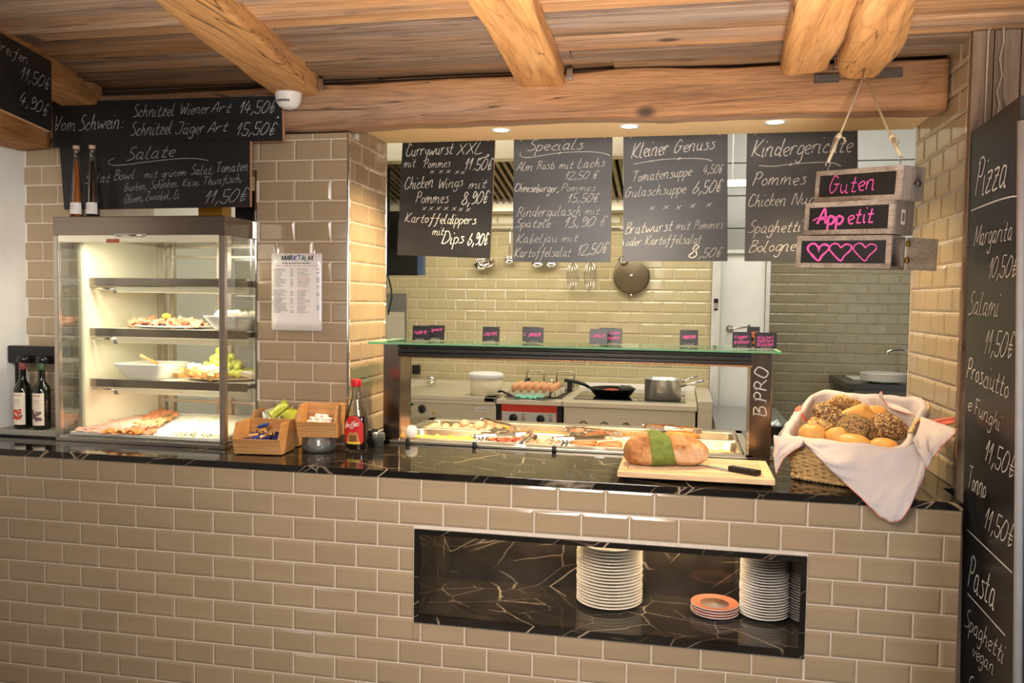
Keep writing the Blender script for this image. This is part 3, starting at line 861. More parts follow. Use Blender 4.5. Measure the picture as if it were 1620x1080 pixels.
# dome sensor under the joist
t = thing('dome_sensor', 'white rounded dome sensor hanging on the crossbeam', 'sensor', (.880, .345, 2.262))
m = MB(); m.lathe([(0, -.05), (.018, -.049), (.034, -.042), (.045, -.026), (.050, -.002), (.052, .03), (.052, .042), (.046, .047), (0, .047)], seg=32); m.build('housing', WHITEP, t)
m = MB()
for k in range(7):
    a = -PI / 2 + (k - 3) * .16; ca, sa = math.cos(a), math.sin(a); r_ = .0462
    m.box(-.0035, .0035, -.001, .001, -.004, .004, 0, 0, Matrix.Translation((ca * r_, sa * r_, -.0255)) @ Matrix.Rotation(a + PI / 2, 4, 'Z'))
m.build('vent', mat('sensor_vents', (120, 118, 116), .6), t)
m = MB(); m.tube([(0, 0, .045), (0, .02, .06), (0, .05, .05)], .008, 8); m.build('mount', WHITEP, t)
# cable on the cladding
m = MB(); m.tube([(3.262, .194, 2.05), (3.262, .193, 2.334), (3.268, .186, 2.345), (3.29, .182, 2.347), (3.302, .186, 2.34), (3.305, .192, 2.30), (3.296, .193, 2.25), (3.304, .193, 2.20), (3.292, .193, 2.15), (3.300, .193, 2.11), (3.294, .193, 2.06)], .0026, 8)
tag(m.build('cable', mat('cable_beige', (176, 160, 140), .6)), 'thin pale cable looped up the wooden cladding above the pizza board', 'cable')

# ================================================================ COUNTER
NX0, NX1, NZ0, NZ1, NY = 1.508, 2.755, .415, .731, .385
t = thing('counter', 'long tiled service counter with a black marble plate niche', 'counter', (1.4, .3, 0))
m = W(t)
tiles(m, (0, .0, 0), (1, 0, 0), (0, -1, 0), (-.364, 3.181, 0, .899), 0, .9, odd=1, holes=[(NX0, NX1, NZ0, NZ1)])
m.build('tiled_front', [TILE, GROUT], t)
m = W(t); m.box(-.364, NX0 - .02, .02, .55, 0, .895); m.box(NX1 + .02, 3.180, .02, .55, 0, .895); m.box(NX0 - .02, NX1 + .02, NY + .02, .55, 0, .895)
m.box(NX0 - .02, NX1 + .02, .02, NY + .02, 0, NZ0 - .006); m.box(NX0 - .02, NX1 + .02, .02, NY + .02, NZ1 + .006, .895)
m.box(-.364, 3.215, .55, 1.22, .10, .86); m.build('body', GROUT, t)
m = W(t); b_ = .0175
m.box(NX0, NX1, -.004, .015, NZ1 - b_, NZ1, 0, .001); m.box(NX0, NX1, -.004, .015, NZ0, NZ0 + b_ + .007, 0, .001)
m.box(NX0, NX0 + b_, -.004, .015, NZ0 + b_ + .007, NZ1 - b_, 0, .001); m.box(NX1 - b_, NX1, -.004, .015, NZ0 + b_ + .007, NZ1 - b_, 0, .001)
m.build('niche_frame', MARBLE, t)
m = W(t); NF = NZ0 + .0245
m.box(NX0, NX1, .015, NY + .015, NZ0 - .005, NF); m.box(NX0, NX1, .015, NY + .015, NZ1 - b_, NZ1 + .005)
m.box(NX0 - .005, NX0 + b_, .015, NY + .015, NF, NZ1 - b_); m.box(NX1 - b_, NX1 + .005, .015, NY + .015, NF, NZ1 - b_); m.box(NX0 + b_, NX1 - b_, NY, NY + .018, NF, NZ1 - b_)
m.build('niche_lining', NMARB, t)
m = MB(); m.box(-.364, 3.183, -.005, .20, .8995, CT, 0, .0015); m.box(-.364, 3.217, .1985, PYF - .008, .8995, CT - .0001, 0, .001); m.box(-.045, .703, PYF - .01, .9, .8995, CT - .0005, 0, .0015); m.box(XL + .002, 3.217, PYF - .010, .553, .8995, CT - .0002, 0, .001); m.box(XL + .002, 3.217, 1.087, 1.25, .8995, CT - .0002, 0, .001); m.box(XL + .002, 1.240, .553, 1.087, .8995, CT - .0002); m.box(2.604, 3.217, .553, 1.087, .8995, CT - .0002)
tag(m.build('countertop', MARBLE), 'polished black marble countertop with fine pale veins', 'countertop')
t = thing('strip_light', 'warm light strip under the top of the marble plate niche', 'light', (2.13, .315, NZ1 - b_))
m = MB(); m.box(-.58, .58, -.007, .007, -.006, 0, 0, .001); m.build('channel', STEEL, t)
m = MB(); m.box(-.575, .575, -.005, .005, -.0075, -.0058); m.build('diffuser', mat('niche_glow', (255, 214, 150), .5, var=0, emit=3), t)
area('niche_light', (2.13, .315, NZ1 - b_ - .012), (2.13, .29, .40), 1.15, .02, 3.2, (1, .76, .48))
# ================================================================ CHALKBOARDS
def slab(mb, q, back, th=.012, m=0, me=None):
    """board from four front corners (TL TR BR BL) with thickness th in direction back"""
    q = [Vector(p) for p in q]; b = [p + Vector(back) * th for p in q]
    mb.add(q + b, [(0, 1, 2, 3)], m)
    mb.add(q + b, [(7, 6, 5, 4), (0, 4, 5, 1), (1, 5, 6, 2), (2, 6, 7, 3), (3, 7, 4, 0)], m if me is None else me)


def lettered(root, key, nrm, mt=CHALK, wmul=1.0, up=None):
    m = W(root)
    if up is None: up = (0, 0, 1)
    for l in LINES[key]:
        if l[0] is None:
            ribbon(m, smooth_pts([tuple(p) for p in l[1]], 8), nrm, .0036 * l[2] * wmul)
        else:
            write(m, l[0], l[1], l[2], l[3], nrm, l[4] * wmul, up=up)
    return m.build('lettering', mt, root)


def board(name, label, q, key, back, nrm, group=None, th=.012, wmul=1.0, mt=CHALK, edge=None, face=None):
    c = sum((Vector(p) for p in q), Vector()) / 4
    t = thing(name, label, 'chalkboard', c, 0, group)
    m = W(t); slab(m, q, back, th, 0, 1); m.build('panel', [face or SLATE, edge or MDF], t)
    lettered(t, key, nrm, mt, wmul)
    return t


HB = 'hanging menu chalkboards in the hatch'
hb = [('B1', 'black chalkboard headed Currywurst XXL hanging over the food warmer', [(1.155, .87, 2.19), (1.568, .872, 2.19), (1.552, .872, 1.675), (1.132, .87, 1.69)]),
      ('B2', 'smudged chalkboard with painted grey sheen headed Specials hanging over the food warmer', [(1.650, .87, 2.19), (2.067, .87, 2.19), (2.069, .87, 1.660), (1.652, .87, 1.661)]),
      ('B3', 'smudged chalkboard with painted grey sheen headed Kleiner Genuss hanging over the food warmer', [(2.112, .87, 2.19), (2.530, .87, 2.19), (2.542, .87, 1.667), (2.122, .87, 1.665)]),
      ('B4', 'smudged chalkboard with painted grey sheen headed Kindergerichte partly behind the wooden crate sign', [(2.606, .87, 2.192), (3.023, .87, 2.19), (3.040, .87, 1.668), (2.609, .87, 1.667)])]
for key, lb, q in hb:
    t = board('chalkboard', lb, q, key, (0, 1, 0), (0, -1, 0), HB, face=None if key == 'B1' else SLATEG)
    m = W(t)
    for (a, b) in (((q[0][0] + .028, 2.168), (q[0][0] + .06, 2.2)), ((q[1][0] - .028, 2.172), (q[1][0] - .06, 2.2))):
        m.tube([(a[0], .8675, a[1]), (b[0], .868, b[1]), ((q[0][0] + q[1][0]) / 2, .862, 2.33)], .0016, 6)
    m.build('hanging_string', mat('board_string', (200, 186, 160), .8), t)
t = board('chalkboard', 'wide black chalkboard reading Vom Schwein on the crossbeam', [(-.176, .372, 2.283), (.838, .372, 2.271), (.843, .372, 2.099), (-.179, .372, 2.097)], 'SW', (0, 1, 0), (0, -1, 0), wmul=.95, mt=CHALKG, th=.02)
m = W(t)
for x, z in ((-.158, 2.19), (.822, 2.19)): m.lathe([(0, .0025), (.004, .0015), (.005, 0)], (x, .372, z), 12, 0, Matrix.Rotation(PI / 2, 4, 'X'))
m.build('screw_head', STEEL, t)
board('chalkboard', 'black chalkboard headed Salate behind the two tall oil bottles', [(-.131, .352, 2.103), (.716, .352, 2.098), (.715, .352, 1.847), (-.112, .352, 1.842)], 'SA', (0, 1, 0), (0, -1, 0), wmul=.9, mt=CHALKG, th=.016)
board('chalkboard', 'black chalkboard with two prices hanging on a joist near the plaster wall', [(.310, -.61, 2.318), (.145, -.008, 2.324), (.147, -.015, 2.076), (.312, -.615, 2.086)], 'ST', (-.964, -.265, 0), (.964, .265, 0), wmul=.9, mt=CHALKG, th=.016)
pq = [(3.225, .207, 2.027), (3.225, -.185, 2.050), (3.225, -.345, .10), (3.225, .080, .06)]
t = board('chalkboard', 'tall black pizza and pasta menu chalkboard standing at the counter end', pq, 'PZ', (1, 0, 0), (-1, 0, 0), wmul=.95, th=.03, edge=mat('dark_board_edge', (58, 54, 52), .5))
m = W(t); m.tube([(3.226, -.197, 1.98), (3.226, -.362, .10)], .011, 8); m.build('edge_profile', mat('grey_edge_profile', (168, 170, 172), .45), t)
m = W(t); m.box(3.235, 3.262, -.33, .02, 0, .12, 0, .004); m.box(3.20, 3.32, -.30, -.26, 0, .03, 0, .003); m.box(3.20, 3.32, -.06, -.02, 0, .03, 0, .003); m.build('foot', CLADW, t)

# paper menu taped to the pillar
t = thing('menu_sheet', 'white printed paper menu taped on the tiled pillar', 'menu', (.879, .417, 1.518))
m = MB(); m.grid(lambda u, v: ((u - .5) * .214, -.0015 * math.sin(u * PI), (v - .5) * .303), 8, 8); solid(m.build('paper', mat('menu_paper', (238, 230, 226), .16, var=.01, coat=.6), t), .0006)
m = MB(); lx = -.062
LOGO = [('MAR', (40, 44, 54)), ('KT', (64, 92, 150)), ('A', (70, 130, 150)), ('L', (110, 160, 120)), ('M', (52, 58, 70))]
mats_ = [mat('logo_ink_%s' % a.lower(), c, .5, var=0) for a, c in LOGO]
for i, (s_, c_) in enumerate(LOGO):
    wd_ = {'MAR': .0506, 'KT': .0338, 'A': .0142, 'L': .0142, 'M': .0197}[s_]
    write(m, s_, (lx, -.0022, .124), (lx + wd_ - .0036, -.0022, .124), .019, (0, -1, 0), m=i, slant=0, w=.0042, off=.0006); lx += wd_
m.build('logo', mats_, t)
m = MB()
scribble(m, (-.062, -.0022, .113), (.060, -.0022, .113), .004, (0, -1, 0), 0, 0)
scribble(m, (-.085, -.0022, .103), (.085, -.0022, .103), .0025, (0, -1, 0), 0, 0, 1)
for z in [.09 - .0068 * k for k in range(26)]:
    if random.random() < .16: continue
    scribble(m, (-.097, -.0022, z), (-.097 + random.uniform(.03, .06), -.0022, z), .0024, (0, -1, 0), 0, 0)
    if random.random() < .8: m.box(-.026, -.014, -.0024, -.0022, z - .001, z + .001)
    if z > -.085 or random.random() < .3:
        scribble(m, (.004, -.0022, z), (.004 + random.uniform(.025, .06), -.0022, z), .0024, (0, -1, 0), 0, 0, random.choice((0, 0, 1)))
        if random.random() < .6: m.box(.084, .097, -.0024, -.0022, z - .001, z + .001)
m.build('print', [mat('print_grey', (112, 106, 106), .6, var=0), mat('print_red', (190, 130, 124), .6, var=0)], t)

# ================================================================ HANGING CRATE SIGN
t = thing('hanging_sign', 'sign of three small wooden crates on a rope reading Guten Appetit', 'sign', (2.88, .20, 1.77))
Ti = Matrix.Translation(t.location).inverted()
CRS = [((2.891, 1.876), -.92, .335, .105, .102, -.075), ((2.873, 1.772), -.722, .306, .122, .105, -.039), ((2.861, 1.664), -.568, .304, .119, .104, -.031)]
crs = []
for i, ((cx, cz), a, w_, d_, h_, tl) in enumerate(CRS):
    if i == 0: cx += .004
    M = Ti @ Matrix.Translation((cx, .20, cz)) @ Matrix.Rotation(a, 4, 'Z') @ Matrix.Rotation(-tl, 4, 'Y')
    m = MB(M); fr = .016
    x0, x1, z0, z1 = -w_ / 2, w_ / 2, -h_ / 2, h_ / 2
    m.box(x0, x1, 0, .012, z1 - fr, z1, 0, .001); m.box(x0, x1, 0, .012, z0, z0 + fr, 0, .001)
    m.box(x0, x0 + fr, 0, .012, z0 + fr, z1 - fr, 0, .001); m.box(x1 - fr, x1, 0, .012, z0 + fr, z1 - fr, 0, .001)
    m.box(x0, x1, .012, d_, z1 - .008, z1, 1); m.box(x0, x1, .012, d_, z0, z0 + .008, 1); m.box(x0, x1, d_ - .008, d_, z0 + .008, z1 - .008, 1); m.box(x0, x0 + .008, .012, d_ - .008, z0 + .008, z1 - .008, 1)
    if i != 2: m.box(x1 - .008, x1 + .001, .012, d_, z0 + .001, z1 - .001, 1, .001)
    cr = m.build('crate', [CRATEW, CRATED], t)
    m = MB(M); m.box(x0 + fr, x1 - fr, .003, .010, z0 + fr, z1 - fr); m.build('chalk_panel', SLATE, cr)
    m = MB(); A3 = M.to_3x3(); nr = A3 @ Vector((0, -1, 0)); up = A3 @ Vector((0, 0, 1)); pt = lambda x, z: M @ Vector((x, .003, z))
    if i == 0: write(m, 'Guten', pt(-.105, -.024), pt(.075, -.018), .055, nr, up=up, w=.0046, slant=.05)
    elif i == 1:
        write(m, 'App', pt(-.105, -.018), pt(-.012, -.017), .048, nr, up=up, w=.0095, slant=.05)
        write(m, 'etit', pt(.004, -.018), pt(.09, -.016), .050, nr, up=up, w=.0055, slant=.05)
        ribbon(m, smooth_pts([pt(-.122, -.006), pt(-.10, .004), pt(-.07, .004)]), nr, .005)
    else:
        for j, hx in enumerate((-.078, -.005, .072)):
            hp = [(0, .012), (-.012, .024), (-.028, .022), (-.036, .008), (-.022, -.010), (.002, -.030), (.014, -.014), (.034, .006), (.032, .018), (.016, .022), (.004, .014), (0, .010)]
            ribbon(m, smooth_pts([pt(hx + a_, b_ + .002) for a_, b_ in hp], 6), nr, (.0085, .006, .0045)[j])
            if j == 0: ribbon(m, [pt(hx, .012), pt(hx + .002, .0), pt(hx + .004, .012)], nr, .007)
    m.build('lettering', PINK, cr)
    if i == 0:
        m = MB(M); m.lathe([(.004, 0), (.004, .006), (.009, .009), (.011, .014), (.008, .018), (0, .019)], (x1 + .001, d_ * .6, .0), 16, 0, Matrix.Rotation(PI / 2, 4, 'Y')); m.build('knob', mat('grey_knob', (86, 84, 84), .4, .6), cr)
    if i == 1:
        m = MB(M); m.box(x1 + .001, x1 + .0016, .045, .068, -.022, .024, 0); m.box(x1 + .0016, x1 + .002, .049, .064, -.012, .014, 1); m.build('sticker', [mat('sticker_paper', (214, 208, 196), .6), mat('sticker_print', (120, 112, 104), .6)], cr)
    if i == 2:
        Md = M @ Matrix.Translation((x1, d_, 0)) @ Matrix.Rotation(.98, 4, 'Z')
        m = MB(Md); m.box(.003, .112, -.009, .0, z0 + .001, z1 - .001, 0, .001); m.box(.078, .0785, -.0095, -.0085, z0 + .002, z1 - .002, 0); m.build('crate_door', CRATEW, cr)
        m = MB(Md); br = mat('brass', (214, 178, 96), .3, 1.0, var=.05)
        for z in (-.030, .022): m.box(-.006, .010, -.0115, -.0088, z, z + .018, 0, .0006); m.lathe([(.0028, 0), (.0028, .018)], (.001, -.011, z), 10)
        m.build('hinge', br, cr)
    crs.append((cr, M))
rp = mat('cotton_rope', (212, 196, 164), .85, var=.15, vscale=300, bump=.6, bscale=500)
M0 = crs[0][1]; TW = t.matrix_basis
hl = Matrix.Translation(t.location) @ M0 @ Vector((-CRS[0][2] / 2 + .03, .02, CRS[0][4] / 2)); hr = Matrix.Translation(t.location) @ M0 @ Vector((CRS[0][2] / 2 - .03, .03, CRS[0][4] / 2))
top_ = Vector((2.945, .378, 2.262))
m = W(t)
for hk in (hl, hr):
    e = hk + Vector((0, 0, .030)); m.tube([e, e.lerp(top_, .35) + Vector((0, 0, -.004)), top_], .0036, 8)
    kn = e.lerp(top_, .22 if hk is hr else .30)
    m.ball(kn, (.010, .009, .012), 10, 0, bump=.4, bs=40); m.tube([e, e.lerp(kn, .5) + Vector((.004, 0, 0)), kn, kn + Vector((.016, 0, -.006)), kn + Vector((.022, 0, -.020))], .0032, 8)
    m.tube([e, kn], .0055, 8)
m.build('rope', rp, t)
m = W(t)
for hk in (hl, hr):
    m.tube([hk + Vector((0, 0, -.002)), hk + Vector((0, 0, .014))], .0016, 6)
    m.tube([hk + Vector((.007 * math.sin(a), 0, .022 - .008 * math.cos(a))) for a in [k * .5 for k in range(12)]], .0015, 6)
m.tube([top_ + Vector((0, 0, .02)), top_ + Vector((0, -.004, .004)), top_ + Vector((0, 0, -.004)), top_ + Vector((0, .004, .002))], .002, 6)
m.build('screw_hook', STEEL, t)
# ================================================================ DISPLAY CASE
CX0, CX1, CY0, CY1, CZ0, CZ1 = -.035, .698, .197, .86, CT, 1.797
CREAM = mat('cream_case_panel', (240, 232, 204), .35, var=.02)
CSTEEL = mat('case_steel', (150, 139, 128), .22, 1.0, var=.06, vscale=40, stretch=(.02, 1, 1), bump=.05, bscale=220, bstretch=(.02, 1, 1))
t = thing('display_case', 'tall stainless glass food display case on the counter by the pillar', 'display case', ((CX0 + CX1) / 2, .5, CT))
m = W(t); m.box(CX0, CX1, CY0, CY1, CZ0, CZ0 + .016, 0, .002); m.box(CX0 + .01, CX1 - .01, CY0 + .02, CY1 - .01, CZ0 + .016, CZ0 + .022, 0); m.build('base', STEEL, t)
m = W(t); m.box(CX0, CX1, CY0, CY1, 1.725, CZ1, 0, .003); m.build('top_hood', CSTEEL, t)
m = W(t); m.box(CX0 + .02, CX1 - .02, CY0 + .004, CY0 + .03, 1.700, 1.726, 0, .002); m.build('top_rail', CREAM, t)
m = W(t); m.box(.24, .37, CY0 - .004, CY0 + .002, 1.718, 1.732, 0, .002); m.tube([(.25, CY0 - .006, 1.724), (.36, CY0 - .006, 1.724)], .004, 8); m.build('latch', CHROME, t)
m = W(t); m.box(.20, .255, CY0 + .001, CY0 + .003, 1.697, 1.711, 0); m.build('sticker', mat('red_sticker', (176, 96, 70), .5), t)
for (xa, xb, ya, yb) in ((CX0, CX0 + .02, CY0, CY0 + .02), (CX1 - .024, CX1, CY0, CY0 + .02), (CX0, CX0 + .03, CY1 - .03, CY1), (CX1 - .03, CX1, CY1 - .03, CY1)):
    m = W(t); m.box(xa, xb, ya, yb, CZ0 + .016, 1.725, 0, .002); m.build('post', STEELV, t)
m = W(t); m.box(CX0 + .02, CX1 - .024, CY0 + .006, CY0 + .010, CZ0 + .016, 1.725); m.build('front_pane', PANE, t)
m = W(t); m.box(CX0 + .002, CX0 + .006, CY0 + .02, .352, CZ0 + .016, 1.725); m.build('side_pane', PANE, t)
m = W(t); m.box(CX1 - .006, CX1 - .002, CY0 + .02, CY1 - .03, CZ0 + .016, 1.725); m.build('side_pane', PANE, t)
m = W(t); m.box(CX0, CX0 + .014, .352, CY1 - .03, CZ0 + .016, 1.725, 0, .002); m.box(CX0, CX0 + .016, .346, .356, CZ0 + .016, 1.725, 0, .001); m.build('side_panel', CREAM, t)
m = W(t)
for z in (CZ0 + .02, CZ0 + .085, 1.67, 1.715): m.box(CX0 + .03, CX1 - .03, CY1 - .03, CY1 - .004, z, z + .012, 0, .001)
for x in (CX0 + .03, CX0 + .075, .28, .335, CX1 - .09, CX1 - .045): m.box(x, x + .022, CY1 - .032, CY1 - .006, CZ0 + .02, 1.725, 0, .002)
m.build('rear_frame', STEELV, t)
m = W(t)
for x0, x1, y in ((CX0 + .05, .33, CY1 - .022), (.29, CX1 - .05, CY1 - .014)): m.box(x0, x1, y, y + .004, CZ0 + .03, 1.715)
m.build('rear_pane', PANE, t)
SHZ = (1.566, 1.360, 1.152)
for z in SHZ:
    m = W(t); m.box(CX0 + .018, CX1 - .012, .395, CY1 - .05, z - .006, z, 0, .001); sh = m.build('shelf', mat('case_shelf_glass', (228, 226, 214), .2, var=.02), t)
    m = W(t); m.box(CX0 + .016, CX1 - .012, .376, .384, z - .032, z + .001, 0, .002); m.build('front_strip', CSTEEL, sh)
    m = W(t); m.box(CX0 + .11, CX1 - .012, .390, .410, z - .058, z - .034, 0, .004); m.build('light_rail', CREAM, sh)
    m = W(t)
    m.tube([(CX0 + .018, .388, z - .04), (CX0 + .13, .388, z - .044)], .006, 8); m.box(CX0 + .12, CX0 + .135, .383, .395, z - .062, z - .048); m.build('lamp_tube', CHROME, sh)
    m = W(t)
    for x in (CX0 + .045, CX1 - .055): m.box(x, x + .006, .46, CY1 - .035, z - .03, z - .006); m.tube([(x - .002, CY1 - .04, z - .02), (x - .002, CY1 - .05, z - .05), (x + .006, CY1 - .04, z - .06)], .003, 6)
    m.build('bracket', DSTEEL, sh)
area('case_light', (.33, .30, 1.695), (.33, .52, .9), .6, .05, 3.6, (1, .92, .74))
for z in SHZ: area('case_shelf_light', (.36, .42, z - .064), (.36, .52, .9), .52, .02, 1.7, (1, .91, .70))

# --- food on the shelves
def square_bowl(mb, w0, w1, h, th=.004, n=24):
    """square tapered bowl, superellipse outline"""
    def ring(w, z):
        out = []
        for k in range(n * 2):
            a = 2 * PI * k / (n * 2); c, s = math.cos(a), math.sin(a)
            out.append((math.copysign(abs(c) ** .35, c) * w, math.copysign(abs(s) ** .35, s) * w, z))
        return out
    R = [ring(.001, 0), ring(w0, 0), ring(w0 * 1.02, .004), ring(w1, h), ring(w1 - th, h), ring(w0 - th * .4, .008), ring(.001, .007)]
    vs = [p for r in R for p in r]; K = n * 2; fs = []
    for i in range(len(R) - 1):
        for k in range(K): fs.append((i * K + k, i * K + (k + 1) % K, (i + 1) * K + (k + 1) % K, (i + 1) * K + k))
    mb.add(vs, fs, 0, True)


HAM = mat('ham_pink', (238, 190, 172), .38, var=.16, vscale=60, sss=.1)
SALAMI = mat('cured_ham_red', (228, 158, 124), .40, var=.25, vscale=70)
SALMON = mat('salmon_orange', (232, 152, 108), .38, var=.18, vscale=80)
HERB = mat('green_herbs', (96, 116, 52), .7, var=.3, vscale=200)
CHEESE = mat('pale_cheese', (244, 226, 160), .45, var=.08, vscale=60)
WHITEC = mat('white_cream_cheese', (246, 240, 226), .55, var=.05, vscale=90, bump=.6, bscale=160)

b = thing('square_bowl', 'square white bowl heaped with cream cheese on the upper food shelf', 'bowl', (.578, .50, SHZ[1] + .0005), .06)
m = MB(); square_bowl(m, .072, .112, .058); m.build('bowl', PORC, b)
m = MB()
for k in range(46):
    a, r_ = random.uniform(0, 2 * PI), .095 * math.sqrt(random.random()); m.ball((r_ * math.cos(a), r_ * math.sin(a), .052 + .016 * (1 - r_ / .11) + random.uniform(0, .008)), random.uniform(.008, .018), 8, 0, bump=.4, bs=30, seed=k)
o = m.build('filling', WHITEC, b)
b = thing('square_bowl', 'square white bowl with a wooden spoon on the lowest food shelf', 'bowl', (.187, .50, SHZ[2] + .0005), .04)
m = MB(); square_bowl(m, .082, .124, .062); m.build('bowl', PORC, b)
m = MB(); m.grid(lambda u, v: ((u - .5) * .2, (v - .5) * .2, .05 + .008 * noise.noise(Vector((u * 8, v * 8, 1)))), 16, 16); m.build('dressing', WHITEC, b)
o = MB(Matrix.Translation((.19, .475, SHZ[2] + .04)) @ Matrix.Rotation(.5, 4, 'Z')); o.tube([(.03, 0, .020), (-.01, .0, .040), (-.040, 0, .056)], .005, 8, radii=[.008, .005, .007]); tag(o.build('wooden_spoon', mat('spoon_wood', (176, 112, 64), .6)), 'small wooden spoon sticking out of the white dressing bowl', 'spoon')


def platter(name, label, c, rx, ry, rz=0, square=False, wm=PORC):
    p = thing(name, label, 'platter', c, rz)
    m = MB(); e = 1
    if square: m.box(-rx, rx, -ry, ry, 0, .006, 0, .003); m.box(-rx, rx, -ry, -ry + .006, .006, .012, 0, .002); m.box(-rx, rx, ry - .006, ry, .006, .012, 0, .002); m.box(-rx, -rx + .006, -ry, ry, .006, .012, 0, .002); m.box(rx - .006, rx, -ry, ry, .006, .012, 0, .002)
    else: m.lathe([(0, 0), (.6, 0), (.95, .008), (1, .012), (.97, .013), (.6, .005), (0, .005)], seg=40, sx=rx, sy=ry)
    m.build('dish', wm, p); return p


def slice_mesh(nm, mt, r, wav, th=.0022):
    m = MB(); sd = random.uniform(0, 50)
    m.grid(lambda u, v: (r * (v * .999 + .001) * math.cos(2 * PI * u), r * .78 * (v * .999 + .001) * math.sin(2 * PI * u), wav * noise.noise(Vector((math.cos(2 * PI * u) * v * 2.2 + sd, math.sin(2 * PI * u) * v * 2.2, sd))) + .3 * wav * v), 20, 4, wrap=True)
    return solid(m.build(nm, mt), th, 1)


def scatter(proto, spots, label, cat, group):
    tag(proto, label, cat, group)
    for i, (x, y, z, rx, ry, rz) in enumerate(spots):
        o = proto if i == 0 else proto.copy()
        if i: COL.objects.link(o)
        o.location = (x, y, z); o.rotation_euler = (rx, ry, rz)


p = platter('oval_platter', 'long white oval platter of cured ham on the upper food shelf', (.26, .53, SHZ[1] + .001), .20, .11)
s = slice_mesh('ham_slice', SALAMI, .032, .016)
scatter(s, [(.11 + .026 * (k % 12) + random.uniform(-.01, .01), .47 + .05 * (k // 12) + random.uniform(-.01, .01), SHZ[1] + .020 + random.uniform(0, .010), random.uniform(-.6, .6), random.uniform(-.6, .6), random.uniform(0, 6)) for k in range(26)], 'curled slice of cured ham on the oval platter of the upper food shelf', 'ham slice', 'cured ham slices on the upper shelf')
m = MB(); m.ball((.262, .48, SHZ[1] + .052), (.018, .014, .013), 10, 0, bump=.5, bs=40)
tag(m.build('lemon_wedge', mat('lemon_yellow', (240, 200, 70), .5)), 'yellow lemon wedge on the cured ham platter', 'lemon')

p = platter('cheese_board', 'round pale board of cheese pieces and grapes on the lowest food shelf', (.512, .52, SHZ[2] + .001), .165, .125, wm=BOARDW)
cz = SHZ[2] + .014
m = MB(); m.prism([(0, 0), (.045, .006), (.04, .03), (.004, .022)], lambda q, tt: (q[0], q[1], tt * .022)); ch = m.build('cheese_piece', mat('cheese_orange', (236, 188, 120), .5, var=.12))
scatter(ch, [(.36 + .032 * (k % 6) + random.uniform(-.01, .01), .43 + .04 * (k // 6) + random.uniform(-.01, .01), cz + .006 * random.random() + (.018 if k > 12 else 0), random.uniform(-.3, .3), random.uniform(-.3, .3), random.uniform(0, 6)) for k in range(17)], 'small orange cheese piece on the round cheese board', 'cheese', 'cheese pieces on the cheese board')
m = MB(); m.prism([(0, 0), (.05, .01), (.03, .035)], lambda q, tt: (q[0], q[1], tt * .018)); ch = m.build('cheese_wedge', WHITEC)
scatter(ch, [(.39 + .034 * (k % 6), .45 + .03 * (k // 6), cz + .020 + .004 * k % .01, random.uniform(-.4, .4), random.uniform(-.4, .4), random.uniform(0, 6)) for k in range(11)] + [(.61 + .012 * k, .46 + .02 * k, cz + .01, .2, .3, k) for k in range(3)], 'small white cheese wedge on the round cheese board', 'cheese', 'white cheese wedges on the cheese board')
m = MB(); m.ball((0, 0, 0), (.0150, .0150, .0165), 12); m.lathe([(.0015, .0155), (.001, .0205), (0, .0205)], seg=6, m=1)
g = m.build('grape', [mat('green_grape', (214, 220, 104), .22, var=.10, vscale=60, sss=.2), HERB])
gs = []
for k in range(78):
    for _ in range(40):
        x, y = random.gauss(.475, .052), random.gauss(.55, .032); hh = max(0, .092 - 10 * ((x - .475) ** 2 + ((y - .56) * 1.2) ** 2))
        z = cz + .014 + random.random() * hh
        if all((x - q[0]) ** 2 + (y - q[1]) ** 2 + (z - q[2]) ** 2 > .0205 ** 2 for q in gs): break
    gs.append((x, y, z, random.uniform(-1, 1), random.uniform(-1, 1), random.uniform(0, 6)))
scatter(g, gs, 'single green grape of the bunch on the round cheese board', 'grape', 'green grapes in the display case')

# --- trays on the case floor
fz = CZ0 + .023
p = platter('serving_tray', 'wide white tray covering the floor of the display case', (.335, .52, fz), .325, .30, 0, True, WHITEP)
ridge = lambda y: .285 - .44 * (y - .25)          # line of the salmon slices
s = slice_mesh('ham_slice', HAM, .05, .010)
sp = []
for k in range(48):
    y = .255 + .046 * (k // 4); x = ridge(y) - .075 - .052 * (k % 4) + random.uniform(-.008, .008)
    if x > .035: sp.append((x, y + random.uniform(-.008, .008), fz + .011 + .002 * (k % 2) + random.uniform(0, .004), .12 + random.uniform(-.1, .1), random.uniform(-.15, .15), random.uniform(-.4, .4)))
scatter(s, sp, 'pale pink slice of cooked ham fanned along the left of the case floor', 'ham slice', 'cooked ham slices on the case floor')
s = slice_mesh('salmon_slice', SALMON, .038, .014)
sp = []
for k in range(26):
    y = .265 + .040 * (k // 2); sp.append((ridge(y) - .02 + .05 * (k % 2) + random.uniform(-.012, .012), y, fz + .014 + random.uniform(0, .008), .18 + random.uniform(-.2, .2), random.uniform(-.2, .2), random.uniform(-.5, .5)))
scatter(s, sp, 'folded orange salmon slice in the row across the case floor', 'salmon slice', 'salmon slices on the case floor')
m = MB()
for k in range(90):
    a = random.uniform(0, PI); y = random.uniform(.27, .79); c = Vector((ridge(y) + .060 + random.gauss(0, .018), y, fz + .026 + random.uniform(0, .008))); dx = Vector((math.cos(a), math.sin(a), .3)) * .008
    m.add([c - dx, c + Vector((.003, 0, .003)), c + dx, c - Vector((.003, 0, -.001))], [(0, 1, 2, 3)])
tag(m.build('chopped_herbs', HERB), 'green herb sprigs scattered along the salmon slices', 'herbs', kind='stuff')
s = slice_mesh('carrot_slice', mat('carrot_orange', (238, 160, 76), .45), .024, .010)
